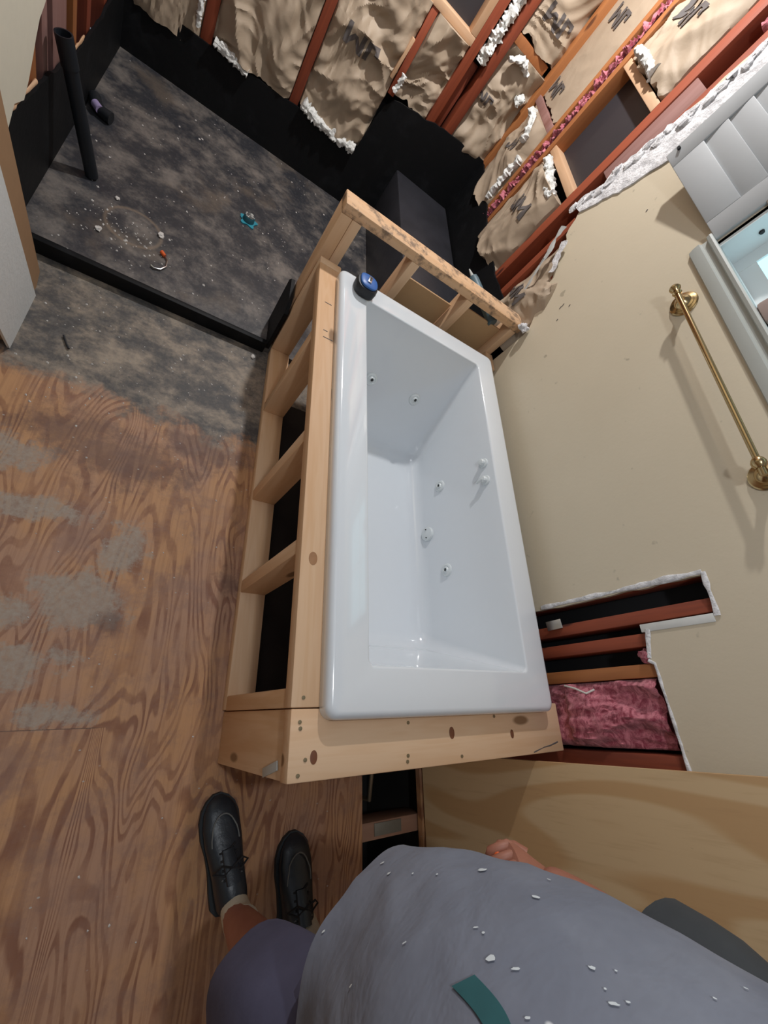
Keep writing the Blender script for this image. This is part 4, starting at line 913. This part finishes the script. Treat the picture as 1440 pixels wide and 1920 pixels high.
# green curved print on the front of the shirt
band = []
for i in range(25):
    t = i/24; u = 868+(945-868)*t+14*math.sin(t*PI); v = 1838+(1960-1838)*t
    row = []
    for o_ in (-1, -.5, 0, .5, 1):
        uu = u+o_*24*.9; vv = v-o_*24*.45
        # hit the shirt surface along the sight line
        d = Vector(((uu-720)/779.758, (vv-960)/779.758, 1.0)); rdir = Vector((sum(RR[a_][b_]*d[a_] for a_ in range(3)) for b_ in range(3))).normalized()
        row.append((CAM, rdir))
    band.append(row)
from mathutils.bvhtree import BVHTree
bvh = BVHTree.FromPolygons([tuple(v.co) for v in shirt.data.vertices], [tuple(p.vertices) for p in shirt.data.polygons])
pb0 = Vector(person['_base']); g = G(); vs = []; ok = True; rows = []
for row in band:
    rr_ = []
    for c0, d in row:
        hit = bvh.ray_cast((c0-pb0)*S, d)
        if hit[0] is None: rr_ = None; break
        rr_.append(hit[0]/S+pb0-d*0.006)
    if rr_: rows.append(rr_)
if len(rows) > 3:
    g.loft(rows, False, False, False); obj('shirt_print', g, M_plain('green_print', (0.02, 0.10, 0.11), .8, var=.25), person)
def fleck(u, v, r, el, seed):
    d = Vector(((u-720)/779.758, (v-960)/779.758, 1.0)); rdir = Vector((sum(RR[a_][b_]*d[a_] for a_ in range(3)) for b_ in range(3))).normalized()
    hit = bvh.ray_cast((CAM-pb0)*S, rdir)
    if hit[0] is None: return None
    p = hit[0]/S+pb0; n = hit[1]
    if n.dot(rdir) > 0: n = -n
    a = n.orthogonal().normalized(); b = n.cross(a)
    return [p+n*.004+(a*math.cos(t)*r+b*math.sin(t)*r*el)*(1+.5*noise.noise(Vector((math.cos(t)*1.5, math.sin(t)*1.5, seed)))) for t in [2*PI*i/12 for i in range(12)]]
g = G()
for k2, (u, v, r, el) in enumerate(((922, 1800, .011, .5), (968, 1820, .009, .3), (905, 1634, .012, .5), (1110, 1818, .007, .5), (1150, 1886, .009, .4), (1155, 1824, .003, .6), (1135, 1858, .003, .6), (1178, 1883, .004, .6), (1340, 1876, .004, .5), (1398, 1857, .004, .5), (907, 1752, .004, .6), (1029, 1652, .005, .5), (820, 1642, .003, 1), (775, 1640, .003, 1), (718, 1620, .007, .5), (730, 1640, .006, .6), (990, 1912, .005, .5), (893, 1742, .006, .3), (1005, 1685, .010, .5), (660, 1850, .006, .3), (760, 1770, .006, .3), (608, 1748, .006, .4))):
    f = fleck(u, v, r, el, k2)
    if f: g.add(f, [tuple(range(12))])
fk = obj('paint_flecks', g, M_plain('white_fleck', (.62, .66, .68), .8, var=.1), person); fk['kind'] = 'stuff'; fk['label'] = 'white paint flecks'
# sleeves
def sleeve(a, b, r0, r1, mat, name='sleeve'):
    a, b = Vector(a), Vector(b); n = 10
    pts = [a.lerp(b, i/n) for i in range(n+1)]; rd = [r0+(r1-r0)*i/n+.008*math.sin(i*1.7) for i in range(n+1)]
    g = G().tube(pts, rd, 24, False); g2 = G().tube(pts[::-1], [r*.94 for r in rd[::-1]], 24, False)
    g.add(g2.v, g2.f, True); return obj(name, g, mat, person, sharp=80)
sl = sleeve((0.76, -0.74, 2.54), (0.95, -0.47, 1.79), .21, .175, SLEEVE_SHADED); sl['label'] = 'right shirt sleeve, its grey darkened for shade'
sleeve((0.18, -0.73, 2.58), (-0.26, -0.70, 2.78), .18, .15, SLEEVE_SHADED)
# shorts
def wr_s(a, z): return 0.05*noise.noise(Vector((math.cos(a)*2, math.sin(a)*2, z*3)))+0.03*math.sin(a*6+z*5)
g = G(); r_ = ell_loft([(0.27, -0.64, 1.26, 0.40, 0.30), (0.27, -0.64, 1.5, 0.40, 0.30), (0.28, -0.64, 1.8, 0.38, 0.28)], 40, 4, wr_s); g.loft(r_, False, False)
for sx, kx, yk in ((-1, 0.045, -0.63), (1, 0.52, -0.77)):
    g.loft(ell_loft([(kx, yk, .80, .190, .175), (kx, yk, .84, .20, .185), (0.27+sx*.23, yk+.0, 1.1, .215, .21), (0.27+sx*.18, -.66, 1.38, .225, .23), (0.27+sx*.15, -.66, 1.55, .20, .22)], 36, 5, wr_s), False, False)
shr = obj('shorts', g, SHORTS, person, sharp=80); shr['label'] = 'navy blue shorts'
# shoes and socks
def shoe(toe, heel, wdt, name_side):
    toe, heel = Vector(toe), Vector(heel); f = (toe-heel).normalized(); L = (toe-heel).length; sd = f.cross(V(0, 0, 1)).normalized(); upv = V(0, 0, 1)
    sh_ = obj('shoe', G(), LEATHER, person) if False else None
    def ring(t, w, zb_, zt, n=24, pw=.8, off=0):
        c = heel+f*(L*t)+sd*off; out = []
        for i in range(n):
            a = 2*PI*i/n; ca, sa_ = math.cos(a), math.sin(a)
            out.append(c+sd*w*math.copysign(abs(ca)**pw, ca)+upv*((zb_+zt)/2+(zt-zb_)/2*math.copysign(abs(sa_)**pw, sa_)))
        return out
    up_r = [ring(.0, .02, .03, .10), ring(.02, .050, .015, .17), ring(.08, .068, .012, .205), ring(.2, .074, .012, .205), ring(.32, .076, .012, .185), ring(.45, .082, .012, .155), ring(.6, .092, .012, .122), ring(.75, .094, .012, .098), ring(.87, .082, .012, .085), ring(.95, .058, .012, .068), ring(1.0, .02, .018, .04)]
    o = obj('shoe', G().loft(up_r), LEATHER, person, sharp=60)
    so = []
    for t, w in ((-.02, .03), (.0, .062), (.06, .082), (.2, .084), (.35, .080), (.5, .086), (.65, .102), (.8, .102), (.9, .086), (.97, .058), (1.015, .02)):
        c = heel+f*(L*t); so.append([c+sd*w+upv*.002, c+sd*w+upv*.030, c-sd*w+upv*.030, c-sd*w+upv*.002])
    obj('sole', G().loft(so), SOLE, o, sharp=40)
    # toe seam, tongue, laces
    seam = []
    for i in range(15):
        a = PI*i/14; t = .60+.25*math.sin(a); w = .068*math.cos(a); zt = .150-.10*(t-.55)-.45*w*w*4
        seam.append(heel+f*(L*t)+sd*w+upv*(.108 if t > .75 else .122)+upv*(-.0-2.6*w*w))
    obj('seam', G().tube(seam, .0035, 6), SCUFF, o)
    obj('tongue', G().loft([ring(.30, .035, .17, .21, 12), ring(.40, .036, .16, .185, 12), ring(.56, .030, .12, .145, 12)]), LEATHER, o)
    for t in (.34, .41, .48, .54):
        zt = .205-.22*(t-.2); c = heel+f*(L*t)
        for e in (-1, 1): obj('eyelet', G().lathe(c+sd*.042*e+upv*(zt-.012), upv+sd*e*.6, [(0, .007), (.008, .006)], 8), SCUFF, o)
        obj('lace', G().tube([c-sd*.042+upv*(zt-.004), c+upv*(zt+.012), c+sd*.042+f*.02+upv*(zt-.006)], .006, 8), LACE, o)
    for e in (-1, 1):
        c = heel+f*(L*.42); obj('lace', G().tube([c+upv*.18, c+sd*.05*e+f*.03+upv*.20, c+sd*.085*e+upv*.16, c+sd*.04*e-f*.02+upv*.18, c+upv*.178], .005, 8), LACE, o)
    return o
A = at(413, 1492, 2, .06); B = at(428, 1700, 2, .03)
toeL = V(A.x-.005, A.y, 0); heelL = V(0.150, A.y-.50, 0)
sL_ = shoe(toeL, heelL, .1, 'left'); sL_['label'] = 'black leather left work shoe with scuffed toe'
A2 = at(555, 1563, 2, .06); toeR = V(A2.x, A2.y, 0); heelR = V(A2.x+.03, A2.y-.52, 0)
sR_ = shoe(toeR, heelR, .1, 'right'); sR_['label'] = 'black leather right work shoe, in shade'
for (x_, y_) in ((0.137, -.63), (0.545, -.83)):
    so_ = obj('sock', G().loft(ell_loft([(x_, y_+.05, .12, .060, .085), (x_, y_+.02, .18, .066, .078), (x_, y_, .25, .072, .074), (x_-.0, y_, .30, .076, .078)], 24, 4, lambda a, z: .01*math.sin(a*12)), True, True), SOCK, person, sharp=70)
# head details (outside the photo's frame, but the figure is whole)
hc = V(0.41, -0.60, 3.12); fd = V(-.35, .75, -.25).normalized(); sdh = fd.cross(V(0, 0, 1)).normalized(); uph = sdh.cross(fd).normalized()
hr = G(); hr.sphere(hc-fd*.03+uph*.05, .165, .185, .16, 20); obj('hair', hr, HAIR, person, sharp=80)
for e in (-1, 1):
    obj('eye', G().sphere(hc+fd*.165+sdh*.052*e+uph*.0, .020, n=12), EYE, person)
    obj('ear', G().sphere(hc+sdh*.158*e-uph*.01, .022, .034, .048, 12), SKIN, person)
obj('nose', G().tube([hc+fd*.165+uph*.01, hc+fd*.20-uph*.045, hc+fd*.17-uph*.055], [.014, .024, .016], 12), SKIN, person)
obj('mouth', G().tube([hc+fd*.148-uph*.10-sdh*.04, hc+fd*.165-uph*.10, hc+fd*.148-uph*.10+sdh*.04], [.006, .012, .006], 10), LIP, person)

# ------------------------------------------------------------------ the rest of the room shell, behind and beside the camera
struct(obj('wall_left_near', box(-4.2, -4.14, -4.2, 3.6, 0, 4.6, 0), PAINT))
struct(obj('wall_near', box(-4.2, 2.2, -4.26, -4.2, 0, 4.6, 0), PAINT))

for o in bpy.data.objects:
    if '_base' in o: del o['_base']
